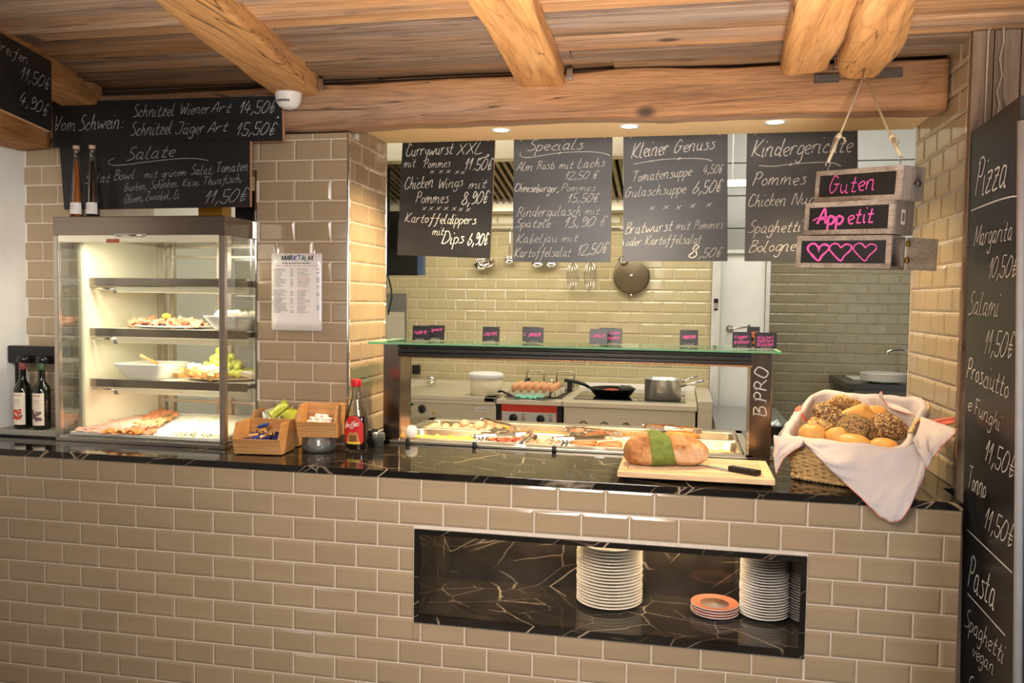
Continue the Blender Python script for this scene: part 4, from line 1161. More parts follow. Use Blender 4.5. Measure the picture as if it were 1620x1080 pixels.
scatter(s, [(.17 + .022 * k, .232 + .004 * (k % 3), fz + .017, .3, random.uniform(-.2, .2), k) for k in range(7)], 'thin orange vegetable slice at the front of the case floor', 'vegetable slice', 'orange slices along the case front')
def chz(u, v):
    y = .235 + .57 * v; x0 = ridge(y) + .075
    return (x0 + (.648 - x0) * u, y, fz + .008 + .012 * math.sin(PI * u) ** .5 * math.sin(PI * v) ** .5 + .006 * noise.noise(Vector((u * 26, v * 44, 0))))
m = MB(); m.grid(chz, 60, 90)
tag(m.build('grated_cheese', WHITEC), 'layer of grated white cheese on the right of the case floor', 'cheese', kind='stuff')
m = MB()
for k in range(170):
    y = random.choice((random.uniform(.24, .29), random.uniform(.3, .78))); u = random.uniform(.25, .98); q = chz(u, (y - .235) / .57); c = Vector((q[0], y, q[2] + .003)); a = random.uniform(0, 6); dx = Vector((math.cos(a), math.sin(a), .2)) * random.uniform(.004, .008)
    m.add([c - dx, c + Vector((.003, 0, .003)), c + dx, c - Vector((.003, 0, 0))], [(0, 1, 2, 3)], random.choice((0, 0, 1)))
tag(m.build('garnish', [mat('pale_green_garnish', (150, 160, 96), .7), CHEESE]), 'green and yellow garnish sprinkled on the grated cheese', 'garnish', kind='stuff')

# ================================================================ BOTTLES
BOTG = glass_mat('bottle_glass', (.95, .96, .94), .9, body=.0)
def tall_bottle(x, y, oil, label):
    t = thing('oil_bottle', label, 'bottle', (x, y, CZ1), 0, 'tall bottles on the display case')
    m = MB(); m.lathe([(0, .0), (.024, .0), (.0265, .004), (.0262, .03), (.021, .10), (.0145, .19), (.0105, .235), (.0100, .262), (.0118, .264), (.0118, .272), (.0088, .273), (.0088, .24), (.013, .19), (.0195, .10), (.0245, .03), (.023, .006), (0, .006)], seg=26); m.build('glass_body', BOTG, t)
    m = MB(); m.lathe([(0, .0065), (.0226, .0065), (.0242, .03), (.0192, .10), (.0126, .19), (.0090, .228), (0, .228)], seg=24); m.build('oil', oil, t)
    m = MB(); m.lathe([(0, .262), (.0086, .262), (.0086, .274), (.0120, .275), (.0128, .281), (.0122, .288), (0, .289)], seg=20); m.build('cork', mat('pale_cork', (206, 180, 150), .8, var=.15, vscale=90), t)
    m = MB(); m.grid(lambda u, v: ((.0270 - .0028 * v) * math.cos(-PI / 2 + (u - .5) * 2.6), (.0270 - .0028 * v) * math.sin(-PI / 2 + (u - .5) * 2.6), .018 + .045 * v), 16, 3); lb_ = m.build('paper_label', mat('label_white', (222, 214, 206), .6), t)
    m = MB(); ribbon(m, [(.0062 * math.cos(a), -.0278, .043 + .0062 * math.sin(a)) for a in [k * .55 for k in range(11)]], (0, -1, 0), .0016); m.build('emblem', mat('label_ink', (96, 78, 70), .6), lb_)
    return t


OILA = mat('amber_oil', (146, 78, 30), .12, var=.05, coat=.6); OILB = mat('dark_vinegar', (24, 16, 14), .12, var=.05, coat=.6)
tall_bottle(.003, .285, OILA, 'tall slim bottle of amber oil with pale cork on the display case')
tall_bottle(.072, .288, OILB, 'tall slim bottle of dark vinegar with pale cork on the display case')
for nm, x0, x1, h_, c_, lb, ct in (('carton', .36, .47, .16, (208, 150, 40), 'yellow carton standing on the display case behind the salad board', 'carton'), ('storage_box', .53, .62, .14, (30, 28, 30), 'black box standing on the display case behind the salad board', 'box'), ('snack_packet', .64, .685, .12, (60, 80, 150), 'blue packet standing on the display case beside the pillar', 'packet')):
    m = MB(); m.box(x0, x1, .56, .64, CZ1 + .0005, CZ1 + h_, 0, .006)
    if nm == 'snack_packet': m.box(x0 + .022, x1 + .001, .558, .60, CZ1 + .02, CZ1 + h_ - .01, 1, .003)
    tag(m.build(nm, [mat(nm + '_skin', c_, .45), mat('packet_red', (190, 50, 70), .4)]), lb, ct)

# dark bottle rack by the plaster wall
t = thing('bottle_rack', 'low grey rack with a black top bar holding two dark bottles', 'rack', (-.20, .29, CT))
m = W(t); m.box(-.355, -.052, .235, .345, CT + .006, CT + .026, 0, .003); m.box(-.35, -.06, .24, .34, CT, CT + .006, 1); m.build('base', [mat('rack_grey', (150, 146, 134), .5), BLACKP], t)
m = W(t); m.box(-.36, -.052, .315, .36, 1.212, 1.284, 0, .006)
for x in (-.267, -.178): m.lathe([(.022, 0), (.028, .006), (.024, .02), (.020, .026)], (x, .300, 1.218), 20)
m.build('top_bar', mat('rack_black', (20, 19, 20), .25, var=.05), t)
m = W(t); m.box(-.352, -.340, .345, .357, CT + .02, 1.22); m.box(-.07, -.058, .345, .357, CT + .02, 1.22); m.build('upright', BLACKP, t)
for x, cap, art, lb in ((-.267, (120, 58, 54), (206, 66, 42), 'dark oil bottle with a red capsule in the bottle rack'), (-.178, (60, 84, 50), (120, 84, 96), 'dark oil bottle with a green capsule in the bottle rack')):
    b = thing('wine_bottle', lb, 'bottle', (x, .292, CT + .0265), 0, 'dark bottles in the rack')
    m = MB(); m.lathe([(0, 0), (.030, 0), (.0335, .004), (.0335, .155), (.030, .172), (.0165, .192), (.0132, .205), (.0128, .262), (.0145, .263), (.0145, .272), (0, .272)], seg=30); m.build('glass_body', mat('dark_bottle_glass', (16, 18, 12), .07, var=0, coat=.5), b)
    m = MB(); m.lathe([(.0136, .240), (.0148, .242), (.0150, .276), (0, .277)], seg=20); m.build('capsule', mat('capsule_%d' % cap[0], cap, .5), b)
    m = MB(); m.grid(lambda u, v: (.0341 * math.cos(-PI / 2 + (u - .5) * 1.9), .0341 * math.sin(-PI / 2 + (u - .5) * 1.9), .018 + .130 * v), 14, 2); lb2 = m.build('paper_label', mat('bottle_label', (226, 212, 190), .6), b)
    m = MB(); random.seed(int(cap[0]))
    on = lambda a, z: (.0346 * math.cos(-PI / 2 + a), .0346 * math.sin(-PI / 2 + a), z)
    for k in range(26):
        a, z = random.uniform(-.62, .5), random.uniform(.038, .078); r_ = random.uniform(.004, .008)
        m.add([on(a + r_ / .034 * math.cos(q), z + r_ * math.sin(q)) for q in [j * PI / 4 for j in range(8)]], [tuple(range(8))], 0 if random.random() < .75 else 1)
    ribbon(m, [on(a, .138) for a in (-.55, 0, .55)], (0, -1, 0), .004, .0008, 2)
    for z in (.118, .108): ribbon(m, [on(a, z) for a in (-.35, 0, .4)], (0, -1, 0), .0018, .0008, 2)
    m.build('artwork', [mat('label_art_%d' % art[0], art, .6), mat('label_leaf', (92, 100, 70), .6), mat('label_print', (130, 70, 60), .6)], lb2)
random.seed(5)

# ================================================================ BAMBOO BINS, JAR, SYRUP, CUPS
def bamboo_bin(loc, rz, w, d, h, label):
    t = thing('bamboo_bin', label, 'bin', loc, rz, 'open bamboo bins'); th = .008
    prof = [(.016, 0), (d, 0), (d, h), (.03, h), (-.002, h * .50)]          # (y, z)
    for s_ in (-1, 1):
        x0 = s_ * w / 2; m = MB(); m.prism(prof, lambda q, tt: (x0 - s_ * th * tt, q[0], q[1])); m.build('side', BAMBOO, t)
    m = MB(); m.box(-w / 2 + th, w / 2 - th, d - th, d, 0, h, 0, .001); m.build('back', BAMBOO, t)
    m = MB(); m.box(-w / 2 + th, w / 2 - th, .018, d - th, 0, th); m.build('bottom', BAMBOO, t)
    m = MB(); q = [(.016, 0), (-.002, h * .50), (.007, h * .50), (.0245, 0)]; m.prism(q, lambda p, tt: (-w / 2 + th + (w - 2 * th) * tt, p[0], p[1])); m.build('front', BAMBOO, t)
    m = MB()
    for x in (-w / 2 + .02, w / 2 - .02):
        for y in (.035, d - .02): m.lathe([(.006, -.004), (.006, 0)], (x, y, 0), 10)
    m.build('foot', BLACKP, t)
    return t


bamboo_bin((.870, .113, CT + .004), .10, .178, .150, .112, 'bamboo bin of blue wrapped chocolates at the front of the counter')
bamboo_bin((.845, .285, CT + .004), .08, .182, .115, .132, 'bamboo bin of silver and green sachets behind the chocolate bin')
bamboo_bin((1.052, .222, CT + .056), .13, .150, .125, .118, 'bamboo bin of white packets stacked on a clear glass jar lid')
m = MB(); m.box(-.019, .019, -.009, .009, -.005, .005, 0, .003); m.box(-.024, -.018, -.007, .007, -.001, .001, 0); m.box(.018, .024, -.007, .007, -.001, .001, 0)
ck = m.build('chocolate', mat('blue_foil', (40, 62, 140), .28, .35, var=.25, vscale=120))
rot = lambda: (random.uniform(-.5, .5), random.uniform(-.4, .4), random.uniform(0, 6))
scatter(ck, [(.87 + random.uniform(-.062, .056), .145 + random.uniform(0, .085), CT + .038 + .011 * (k // 9) + random.uniform(0, .006), *rot()) for k in range(27)] + [(.852, .20, CT + .098, .2, -.25, .3)], 'small chocolate in blue foil in the front bamboo bin', 'chocolate', 'blue wrapped chocolates in the bin')
m = MB(); m.box(-.019, .019, -.009, .009, -.005, .005, 0, .003); m.box(-.0195, .0195, -.0035, .0035, -.0055, .0055, 1, .001)
ck = m.build('chocolate', [mat('gold_foil', (206, 160, 96), .3, .3), mat('brown_band', (70, 46, 40), .4)])
scatter(ck, [(.87 + random.uniform(-.055, .06), .15 + random.uniform(0, .08), CT + .062 + random.uniform(0, .016), *rot()) for k in range(9)], 'small chocolate in gold foil in the front bamboo bin', 'chocolate', 'gold wrapped chocolates in the bin')
m = MB(); m.grid(lambda u, v: ((u - .5) * .085, (v - .5) * .06, .008 * math.sin(PI * u) * math.sin(PI * v)), 10, 8); sc_ = solid(m.build('sachet', mat('silver_sachet', (214, 216, 200), .25, .45, var=.15, vscale=40)), .003)
scatter(sc_, [(.82 + random.uniform(-.03, .03), .325 + .007 * k, CT + .082 + .005 * k + random.uniform(0, .01), .7 + random.uniform(-.3, .3), random.uniform(-.5, .5), random.uniform(-.6, .6)) for k in range(8)], 'silver sachet in the rear bamboo bin', 'sachet', 'silver sachets in the rear bin')
m = MB(); m.grid(lambda u, v: ((u - .5) * .085, (v - .5) * .05, .008 * math.sin(PI * u) * math.sin(PI * v)), 10, 8); sc_ = solid(m.build('sachet', mat('green_sachet', (196, 200, 76), .3, .2, var=.12, vscale=40)), .003)
scatter(sc_, [(.838, .345, CT + .140, .5, -.7, .5), (.883, .34, CT + .127, .8, .3, -.3), (.80, .335, CT + .085, .9, -.2, .8), (.86, .36, CT + .095, .6, .4, 1.2)], 'yellow green sachet in the rear bamboo bin', 'sachet', 'yellow green sachets in the rear bin')
m = MB(); m.box(-.026, .026, -.012, .012, -.006, .006, 0, .002); sc_ = m.build('sugar_packet', mat('sugar_white', (232, 226, 220), .6))
scatter(sc_, [(1.02 + .022 * (k % 3), .275 + .022 * (k // 3), CT + .106 + .01 * (k // 3), .2, .1, .3 * k) for k in range(8)], 'white paper packet in the stacked bamboo bin', 'packet', 'white packets in the stacked bin')
t = thing('glass_jar', 'low round clear glass jar under the stacked bamboo bin', 'jar', (1.036, .285, CT))
m = MB(); m.lathe([(0, 0), (.056, 0), (.062, .006), (.062, .034), (.054, .042), (.054, .055), (.050, .055), (.050, .044), (.057, .034), (.057, .010), (0, .007)], seg=36); m.build('jar_body', CLEARG, t)
m = MB()
for z in (.014, .034, .050): m.tube([((.0625 if z < .04 else .0545) * math.cos(k * PI / 18), (.0625 if z < .04 else .0545) * math.sin(k * PI / 18), z) for k in range(36)], .0016, 6, closed=True)
m.build('rim_ring', CLEARG, t)

# syrup bottle
t = thing('syrup_bottle', 'glass bottle of dark syrup with a red cap and red label', 'bottle', (1.172, .312, CT), -.02)
BP = [(0, .036), (.004, .042), (.05, .0455), (.10, .0465), (.125, .0445), (.15, .037), (.175, .026), (.20, .0185), (.225, .0155), (.245, .0160)]
def bottle_r(z):
    for (a, ra), (b_, rb) in zip(BP, BP[1:]):
        if z <= b_: return ra + (rb - ra) * (z - a) / (b_ - a)
    return BP[-1][1]
zs = [.002 + .243 * k / 34 for k in range(35)]
m = MB(); m.lathe([(0, 0)] + [(bottle_r(z), z) for z in zs] + [(bottle_r(z) - .0025, z) for z in reversed(zs[2:])] + [(0, .009)], seg=36, sy=.62); m.build('glass_body', BOTG, t)
m = MB(); m.lathe([(0, .0095)] + [(bottle_r(z) - .0028, z) for z in zs if .009 < z < .131] + [(0, .130)], seg=36, sy=.61); m.build('syrup', mat('dark_syrup', (44, 12, 10), .08, var=0, coat=.8), t)
m = MB(); m.lathe([(0, .244), (.0185, .244), (.0190, .247), (.0190, .266), (.0175, .270), (0, .2705)], seg=30)
for k in range(24):
    a = k * PI / 12; m.box(.0186, .0196, -.0009, .0009, .247, .265, 0, 0, Matrix.Rotation(a, 4, 'Z'))
m.build('cap', mat('red_cap', (210, 36, 40), .35), t)
def lab(x, z, off=0): r_ = bottle_r(z); return (x, -(r_ * .62 + .0012 + off) * math.sqrt(max(.02, 1 - (x / r_) ** 2)) , z)
m = MB()
m.grid(lambda u, v: lab((u - .5) * 2 * min(.0375, bottle_r(.030 + .104 * v) - .006) * (1 - max(0, v - .62) ** 2 * 4.2) * (1 - max(0, .12 - v) ** 2 * 12), .030 + .104 * v), 22, 22, 0)
L_ = m.build('paper_label', mat('red_label', (206, 44, 40), .4), t)
m = MB(); ox = lambda x, z: lab(x, z, .0006)
m.grid(lambda u, v: ox((u - .5) * .054, .029 + .009 * v), 12, 3, 0)
m.grid(lambda u, v: ox((u - .5) * (.05 - .02 * v * v), .038 + .036 * v), 14, 6, 1)
for k in range(4): m.grid(lambda u, v: lab((u - .5) * .028, .040 + .006 * k + .0042 * v, .0012), 8, 2, 2)
m.add([lab(x, z, .0013) for x, z in ((-.018, .063), (.018, .063), (0, .074))], [(0, 1, 2)], 2)
m.build('label_picture', [mat('label_gold', (226, 190, 60), .4), mat('label_tan', (196, 130, 66), .5), mat('label_brown', (84, 50, 32), .5)], L_)
m = MB(); write(m, "Griffins", (-.028, -.0312, .090), (.026, -.0312, .101), .020, (0, -1, 0), w=.0030, slant=.3); m.build('brand_lettering', mat('label_lettering', (244, 238, 228), .5), L_)

CUPP = {}
def cups(x, y, n, mt, label, group):
    if mt.name not in CUPP:
        m = MB(); m.lathe([(0, .0), (.017, 0), (.022, .026), (.0245, .0265), (.0245, .028), (.0212, .0275), (.0162, .002), (0, .0015)], seg=26)
        CUPP[mt.name] = p0 = m.build('portion_cup', mt)
    else:
        p0 = CUPP[mt.name].copy(); COL.objects.link(p0)
    scatter(p0, [(x, y, CT + .0005 + .0062 * k, 0, 0, 0) for k in range(n)], label, 'cup', group)
DCUP = mat('dark_cup', (64, 58, 54), .3)
cups(1.182, .452, 6, DCUP, 'dark portion cup in the stack behind the syrup bottle', 'dark portion cups')
cups(1.222, .418, 5, CLEARP, 'clear plastic portion cup in the stack beside the syrup bottle', 'clear portion cups')
# ================================================================ SNEEZE GUARD AND FOOD WARMER
GZ = 1.322
t = thing('food_warmer', 'stainless food warmer with two posts and a warm light bar on the counter', 'food warmer', (1.95, .75, CT))
PANS_ = mat('well_steel', (190, 178, 158), .34, 1.0, var=.05)
m = W(t)
m.box(1.205, 1.60, .505, .565, CT + .0005, CT + .012, 0, .002); m.box(1.60, 2.635, .495, .555, CT + .0005, CT + .012, 0, .002)
m.box(1.205, 2.635, 1.085, 1.16, CT + .0005, CT + .012, 0, .002); m.box(1.205, 1.238, .505, 1.16, CT + .0005, CT + .012, 0, .002); m.box(2.606, 2.635, .495, 1.16, CT + .0005, CT + .012, 0, .002)
for x in (1.578, 1.922, 2.264): m.box(x, x + .008, .55, 1.09, CT + .0005, CT + .011, 0, .001)
m.box(1.241, 2.603, .554, 1.086, CT - .052, CT - .048, 0); m.box(1.2405, 1.2425, .554, 1.086, CT - .05, CT + .002); m.box(2.6015, 2.6035, .554, 1.086, CT - .05, CT + .002); m.box(1.241, 2.603, .5535, .5555, CT - .05, CT + .002); m.box(1.241, 2.603, 1.0845, 1.0865, CT - .05, CT + .002)
m.build('well_frame', PANS_, t)
POSTM = mat('post_steel', (158, 138, 118), .2, 1.0, var=.08, vscale=50, stretch=(1, 1, .02), bump=.05, bscale=220, bstretch=(1, 1, .02))
for x0, x1 in ((1.197, 1.268), (2.617, 2.695)):
    m = W(t); m.box(x0, x1, .532, .542, CT + .0005, GZ - .004, 0, .003); m.box(x0, x0 + .008, .54, .67, CT + .0005, GZ - .004, 0, .002); m.box(x1 - .008, x1, .54, .67, CT + .0005, GZ - .004, 0, .002)
    m.box(x0, x1, .66, .67, CT + .0005, GZ - .004, 0, .002); m.box(x0 - .01, x1 + .01, .525, .68, CT + .0004, CT + .004, 0, .001)
    p_ = m.build('post', POSTM, t)
    if x0 > 2:
        m = MB(W(t).T @ Matrix.Identity(4)); 
        write(m, 'B.PRO', (2.6765, .5322, 1.085), (2.6765, .5322, 1.262), .044, (0, -1, 0), m=1, up=(-1, 0, 0), slant=0, w=.0050, off=.0006)  # dark offset strokes paint the raised letters' shadow
        write(m, 'B.PRO', (2.675, .5322, 1.0865), (2.675, .5322, 1.2635), .044, (0, -1, 0), m=0, up=(-1, 0, 0), slant=0, w=.0050, off=.0016)
        m.build('raised_lettering', [mat('embossed_steel', (238, 232, 224), .3, .5, var=0), DSTEEL], p_)
m = W(t)
for z0, z1 in ((1.302, 1.316), (1.285, 1.300), (1.270, 1.283)): m.box(1.262, 2.622, .520, .580, z0, z1, 0, .003)
m.build('light_bar', DSTEEL, t)
m = W(t); m.box(1.262, 2.622, .516, .584, 1.264, 1.270, 0, .002); m.box(1.20, 2.69, .516, .60, 1.3165, 1.3185, 0, .001); m.build('bar_trim', mat('copper_tone_trim', (198, 156, 120), .25, 1.0, var=.04), t)
m = W(t)
for k in range(6): m.box(1.33 + .225 * k, 1.33 + .225 * k + .13, .542, .566, 1.2625, 1.2645)
m.build('heat_lamp', mat('heat_lamp_glow', (255, 206, 140), .5, emit=3, var=0), t)
for k in range(4): area('heat_lamp_light', (1.42 + .335 * k, .56, 1.258), (1.42 + .335 * k, .78, .92), .24, .03, 1.15, (1, .76, .48))
m = W(t); m.box(1.195, 2.705, .478, .80, GZ - .0035, GZ + .0035); gg = m.build('glass_shelf', glass_mat('guard_glass', (.93, .975, .94), 1.0), t)
m = W(t); m.box(1.155, 2.718, .474, .478, GZ - .0036, GZ + .0036, 0, .001); m.box(1.155, 1.195, .474, .80, GZ - .004, GZ + .004, 0); m.box(2.705, 2.718, .474, .80, GZ - .004, GZ + .004, 0); m.box(1.195, 2.705, .80, .805, GZ - .004, GZ + .004, 0)
m.build('glass_edge', GREENG, gg)
m = W(t)
for x in (1.315, 1.587, 1.90): m.box(x - .008, x + .008, .488, .50, CT + .0, CT + .022, 0, .003); m.tube([(x, .490, CT + .016), (x + .004, .480, CT + .004), (x + .008, .482, CT + .0015)], .0045, 8)
m.build('lid_clip', BLACKP, t)

# --- gastronorm pans
YEL = mat('egg_yellow', (238, 190, 74), .4, var=.12, vscale=30, bump=.6, bscale=60)
PANS = mat('pan_steel', (196, 180, 154), .27, 1.0, var=.08)
def gn(name_label, x0, x1, y0, y1, depth=.045, z=CT + .0125):
    t = thing('food_pan', name_label, 'pan', ((x0 + x1) / 2, (y0 + y1) / 2, z)); w, d = (x1 - x0) / 2, (y1 - y0) / 2
    def ring(a, b, z_, e=.22):
        return [(math.copysign(abs(math.cos(q)) ** e, math.cos(q)) * a, math.copysign(abs(math.sin(q)) ** e, math.sin(q)) * b, z_) for q in [2 * PI * k / 40 for k in range(40)]]
    R = [ring(w, d, -.004, .08), ring(w, d, .0, .08), ring(w - .010, d - .010, .003), ring(w - .014, d - .014, -.002), ring(w - .022, d - .022, -depth + .006), ring(w - .028, d - .028, -depth), ring(.001, .001, -depth)]
    vs = [p for r in R for p in r]; fs = []
    for i in range(len(R) - 1):
        for k in range(40): fs.append((i * 40 + k, i * 40 + (k + 1) % 40, (i + 1) * 40 + (k + 1) % 40, (i + 1) * 40 + k))
    m = MB(); m.add(vs, fs, 0, True); m.build('tray', PANS, t); return t


PZ_ = CT + .0125
FY0, FY1, BY0, BY1 = .560, .815, .825, 1.082
gn('steel pan of scrambled egg at the front left of the food warmer', 1.242, 1.575, FY0, FY1)
gn('steel pan of boiled eggs at the rear left of the food warmer', 1.242, 1.575, BY0, BY1)
gn('small steel pan of bacon strips beside the scrambled egg', 1.590, 1.752, FY0, FY1)
gn('small steel pan of diced pink ham beside the bacon pan', 1.758, 1.918, FY0, FY1)
gn('steel pan of golden dish behind the bacon and ham pans', 1.590, 1.918, BY0, BY1)
gn('steel pan of small sausages left of the bread loaf', 1.934, 2.262, FY0, FY1)
gn('steel pan with fried pieces behind the sausage pan', 1.934, 2.262, BY0, BY1)
gn('steel pan with golden remains right of the bread loaf', 2.276, 2.604, FY0, FY1 + .03)
gn('narrow steel pan of fried rolls behind the bread loaf', 2.276, 2.604, BY0 + .03, BY1)
def fill(x0, x1, y0, y1, z, mt, nm, lb, ct, h=.012):
    m = MB(); m.grid(lambda u, v: (x0 + (x1 - x0) * u, y0 + (y1 - y0) * v, z + h * noise.noise(Vector((u * 9 + x0 * 30, v * 9, 2))) + .6 * h * noise.noise(Vector((u * 25, v * 25 + x0 * 9, 5)))), 40, 32)
    return tag(m.build(nm, mt), lb, ct, kind='stuff')
fill(1.264, 1.553, FY0 + .022, FY1 - .022, PZ_ - .024, YEL, 'scrambled_egg', 'soft yellow scrambled egg filling the front left pan', 'scrambled egg', .016)
fill(1.612, 1.896, BY0 + .022, BY1 - .022, PZ_ - .026, mat('golden_bake', (226, 160, 70), .5, var=.2, vscale=40, bump=.5), 'gratin', 'golden baked layer in the pan behind the bacon', 'gratin', .008)
fill(2.298, 2.582, FY0 + .022, FY1 + .008, PZ_ - .034, mat('golden_crumbs', (226, 178, 110), .6, var=.3, vscale=120, bump=.6), 'fried_remains', 'golden crumbs covering the pan right of the loaf', 'crumbs', .006)
m = MB(); m.ball((0, 0, 0), (.0215, .0215, .0275), 18); e_ = m.build('egg', mat('boiled_brown_egg', (226, 176, 138), .4, var=.06, vscale=20, sss=.05))
es = []
for r in range(3):
    for k in range(6): es.append((1.276 + .052 * k + random.uniform(-.004, .004) + .01 * (r % 2), .862 + .062 * r + random.uniform(-.005, .005), PZ_ - .020 + random.uniform(0, .006), random.uniform(.8, 1.6), 0, random.uniform(0, 6)))
es.append((1.43, .93, PZ_ + .010, 1.3, 0, .4)); es.append((1.505, .90, PZ_ + .010, 1.3, 0, 2.4))
scatter(e_, es, 'brown boiled egg in the rear left pan of the food warmer', 'egg', 'boiled eggs in the food warmer')
m = MB(); m.lathe([(0, 0), (.016, .0), (.024, .010), (.027, .022), (.024, .036), (.014, .046), (0, .048)], seg=26)
t = m.build('salt_egg', PORC); t.location = (1.298, .578, PZ_ + .004); t.rotation_euler = (.2, .25, 0); tag(t, 'white porcelain egg lying at the corner of the scrambled egg pan', 'egg')
m = MB(); m.grid(lambda u, v: ((u - .5) * .13, (v - .5) * .026 + .004 * math.sin(u * 14), .006 * math.sin(u * 22) + .002 * math.sin(v * 6)), 36, 4)
bc = solid(m.build('bacon_strip', mat('bacon_red', (190, 92, 66), .4, var=.35, vscale=26, stretch=(.15, 1, 1))), .003)
scatter(bc, [(1.670 + random.uniform(-.012, .012), .60 + .018 * k, PZ_ - .022 + .0016 * k % .012, random.uniform(-.3, .3), random.uniform(-.1, .1), random.uniform(-.4, .4) + .3) for k in range(11)], 'fried bacon strip in the small pan beside the scrambled egg', 'bacon', 'bacon strips in the food warmer')
m = MB(); m.box(-.012, .012, -.009, .009, -.006, .006, 0, .004); dc = m.build('ham_piece', mat('diced_pink', (226, 150, 120), .45, var=.15, vscale=60))
scatter(dc, [(1.838 + random.uniform(-.055, .055), random.uniform(.60, .775), PZ_ - .026 + random.uniform(0, .014), *[random.uniform(-.8, .8) for _ in range(2)], random.uniform(0, 6)) for k in range(52)], 'pink diced ham piece in the small pan', 'ham', 'diced ham pieces in the food warmer')
m = MB(); m.tube([(-.045, 0, 0), (-.043, 0, 0), (-.03, .002, .001), (0, .005, .002), (.03, .002, .001), (.043, 0, 0), (.045, 0, 0)], .012, 12, radii=[.002, .008, .012, .0125, .012, .008, .002])
sg = m.build('sausage', mat('fried_sausage', (188, 112, 60), .35, var=.25, vscale=40))
scatter(sg, [(1.99 + .105 * (k % 2) + random.uniform(-.01, .01), .602 + .021 * (k // 2), PZ_ - .022 + random.uniform(0, .010), 0, random.uniform(-.1, .1), random.uniform(-.25, .25)) for k in range(16)], 'small fried sausage in the pan left of the loaf', 'sausage', 'small sausages in the food warmer')
m = MB(); m.ball((0, 0, 0), (.02, .016, .010), 10, 0, bump=.5, bs=30); fr_ = m.build('fried_piece', mat('fried_gold', (214, 140, 70), .5, var=.25, vscale=70))
scatter(fr_, [(1.97 + random.uniform(0, .26), random.uniform(.86, 1.05), PZ_ - .028 + random.uniform(0, .012), random.uniform(-.6, .6), random.uniform(-.6, .6), random.uniform(0, 6)) for k in range(34)], 'golden fried piece in the pan behind the sausages', 'fried piece', 'fried pieces behind the sausages')
m = MB(); m.tube([(-.05, 0, 0), (-.048, 0, 0), (0, .003, .002), (.048, 0, 0), (.05, 0, 0)], .010, 8, radii=[.003, .009, .011, .009, .003]); fr_ = m.build('fried_roll', mat('fried_roll_orange', (222, 140, 64), .5, var=.25, vscale=60))
scatter(fr_, [(2.36 + random.uniform(-.02, .05), .90 + .013 * k, PZ_ - .012 + random.uniform(0, .02), random.uniform(-.2, .2), random.uniform(-.2, .2), random.uniform(-.3, .3)) for k in range(10)], 'orange fried roll in the narrow pan behind the loaf', 'fried roll', 'fried rolls in the food warmer')


def tongs(loc, rz, tilt, label):
    t = thing('serving_tongs', label, 'tongs', loc, rz, 'steel serving tongs on the food pans'); t.rotation_euler = (0, tilt, rz)
    for s_ in (-1, 1):
        m = MB(); pts = [(-.12, 0, 0), (-.11, .004 * s_, .0), (-.03, .017 * s_, 0), (.05, .021 * s_, 0), (.09, .018 * s_, 0)]
        for a, b in zip(pts, pts[1:]):
            a, b = Vector(a), Vector(b); m.add([a + Vector((0, 0, -.009)), b + Vector((0, 0, -.009)), b + Vector((0, 0, .009)), a + Vector((0, 0, .009))], [(0, 1, 2, 3)])
        for k in range(5): m.add([(.088, .018 * s_, -.010 + .0044 * k), (.125, .006 * s_, -.013 + .0052 * k), (.125, .006 * s_, -.010 + .0052 * k), (.088, .018 * s_, -.0075 + .0044 * k)], [(0, 1, 2, 3)])
        solid(m.build('arm', CHROME, t), .0015)
    m = MB(); m.tube([(-.12, -.004, 0), (-.127, 0, 0), (-.12, .004, 0)], .006, 8); m.build('spring', CHROME, t)
    return t
tongs((1.665, .655, PZ_ + .016), .30, -.05, 'steel serving tongs lying across the bacon pan')
tongs((1.60, .88, PZ_ + .022), -.65, .08, 'steel serving tongs lying between the boiled eggs and the golden pan')
tongs((1.985, .655, PZ_ + .018), .25, -.05, 'steel serving tongs lying across the sausage pan')
tongs((2.01, .83, PZ_ + .020), -.10, .05, 'steel serving tongs lying over the fried pieces behind the sausages')
tongs((2.335, .985, PZ_ + .024), -.08, .04, 'steel serving tongs lying on the fried rolls behind the loaf')

# --- price cards on the glass
CARD = mat('price_card_black', (34, 34, 38), .35, var=.05)
def card(x, y, w, h, lines, label, ink=PINK, rz=0, tilt=.10):
    t = thing('price_card', label, 'price card', (x, y, GZ + .004), rz, 'black price cards on the glass shelf'); 
    M = Matrix.Rotation(-tilt, 4, 'X')
    m = MB(M); m.box(-w / 2, w / 2, 0, .002, .004, h, 0, .0008); m.build('slate', CARD, t)
    m = MB(M); n = len(lines)
    for i, s_ in enumerate(lines):
        z = h * (.80 - .62 * i / max(n, 2)) - (.012 if n > 1 else .022); hh = .025 if n == 1 else .0155
        write(m, s_, (-w * .40, 0, z), (w * .38, 0, z + .003), hh, (0, -1, 0), w=.0019 if n == 1 else .0016, up=M.to_3x3() @ Vector((0, 0, 1)))
    m.build('lettering', ink, t)
    m = MB(); m.box(-w * .28, w * .28, -.012, .016, 0, .005, 0, .002)
    for k in range(5): m.box(-w * .25 + w * .11 * k, -w * .25 + w * .11 * k + w * .05, -.011, -.005, .004, .012, 0, .001)
    m.build('holder', CLEARP, t)
    return t
CW, CH = .070, .064
card(1.330, .600, CW, CH, ['Rührei'], 'dark price card reading Rührei in pink at the glass shelf end')
card(1.372, .680, CW, CH, ['Speck', '?'], 'dark price card partly hidden behind the Rührei card')
card(1.618, .62, CW, CH, ['Bacon'], 'dark price card reading Bacon in pink on the glass shelf')
card(1.766, .70, CW, CH, ['Brat'], 'dark price card half hidden behind the Schnitzel card')
card(1.796, .62, CW, CH, ['Schnitzel'], 'black price card reading Schnitzel in pink on the glass shelf')
card(2.050, .61, CW, CH, ['Gemüse'], 'dark price card reading Gemüse in pink on the glass shelf')
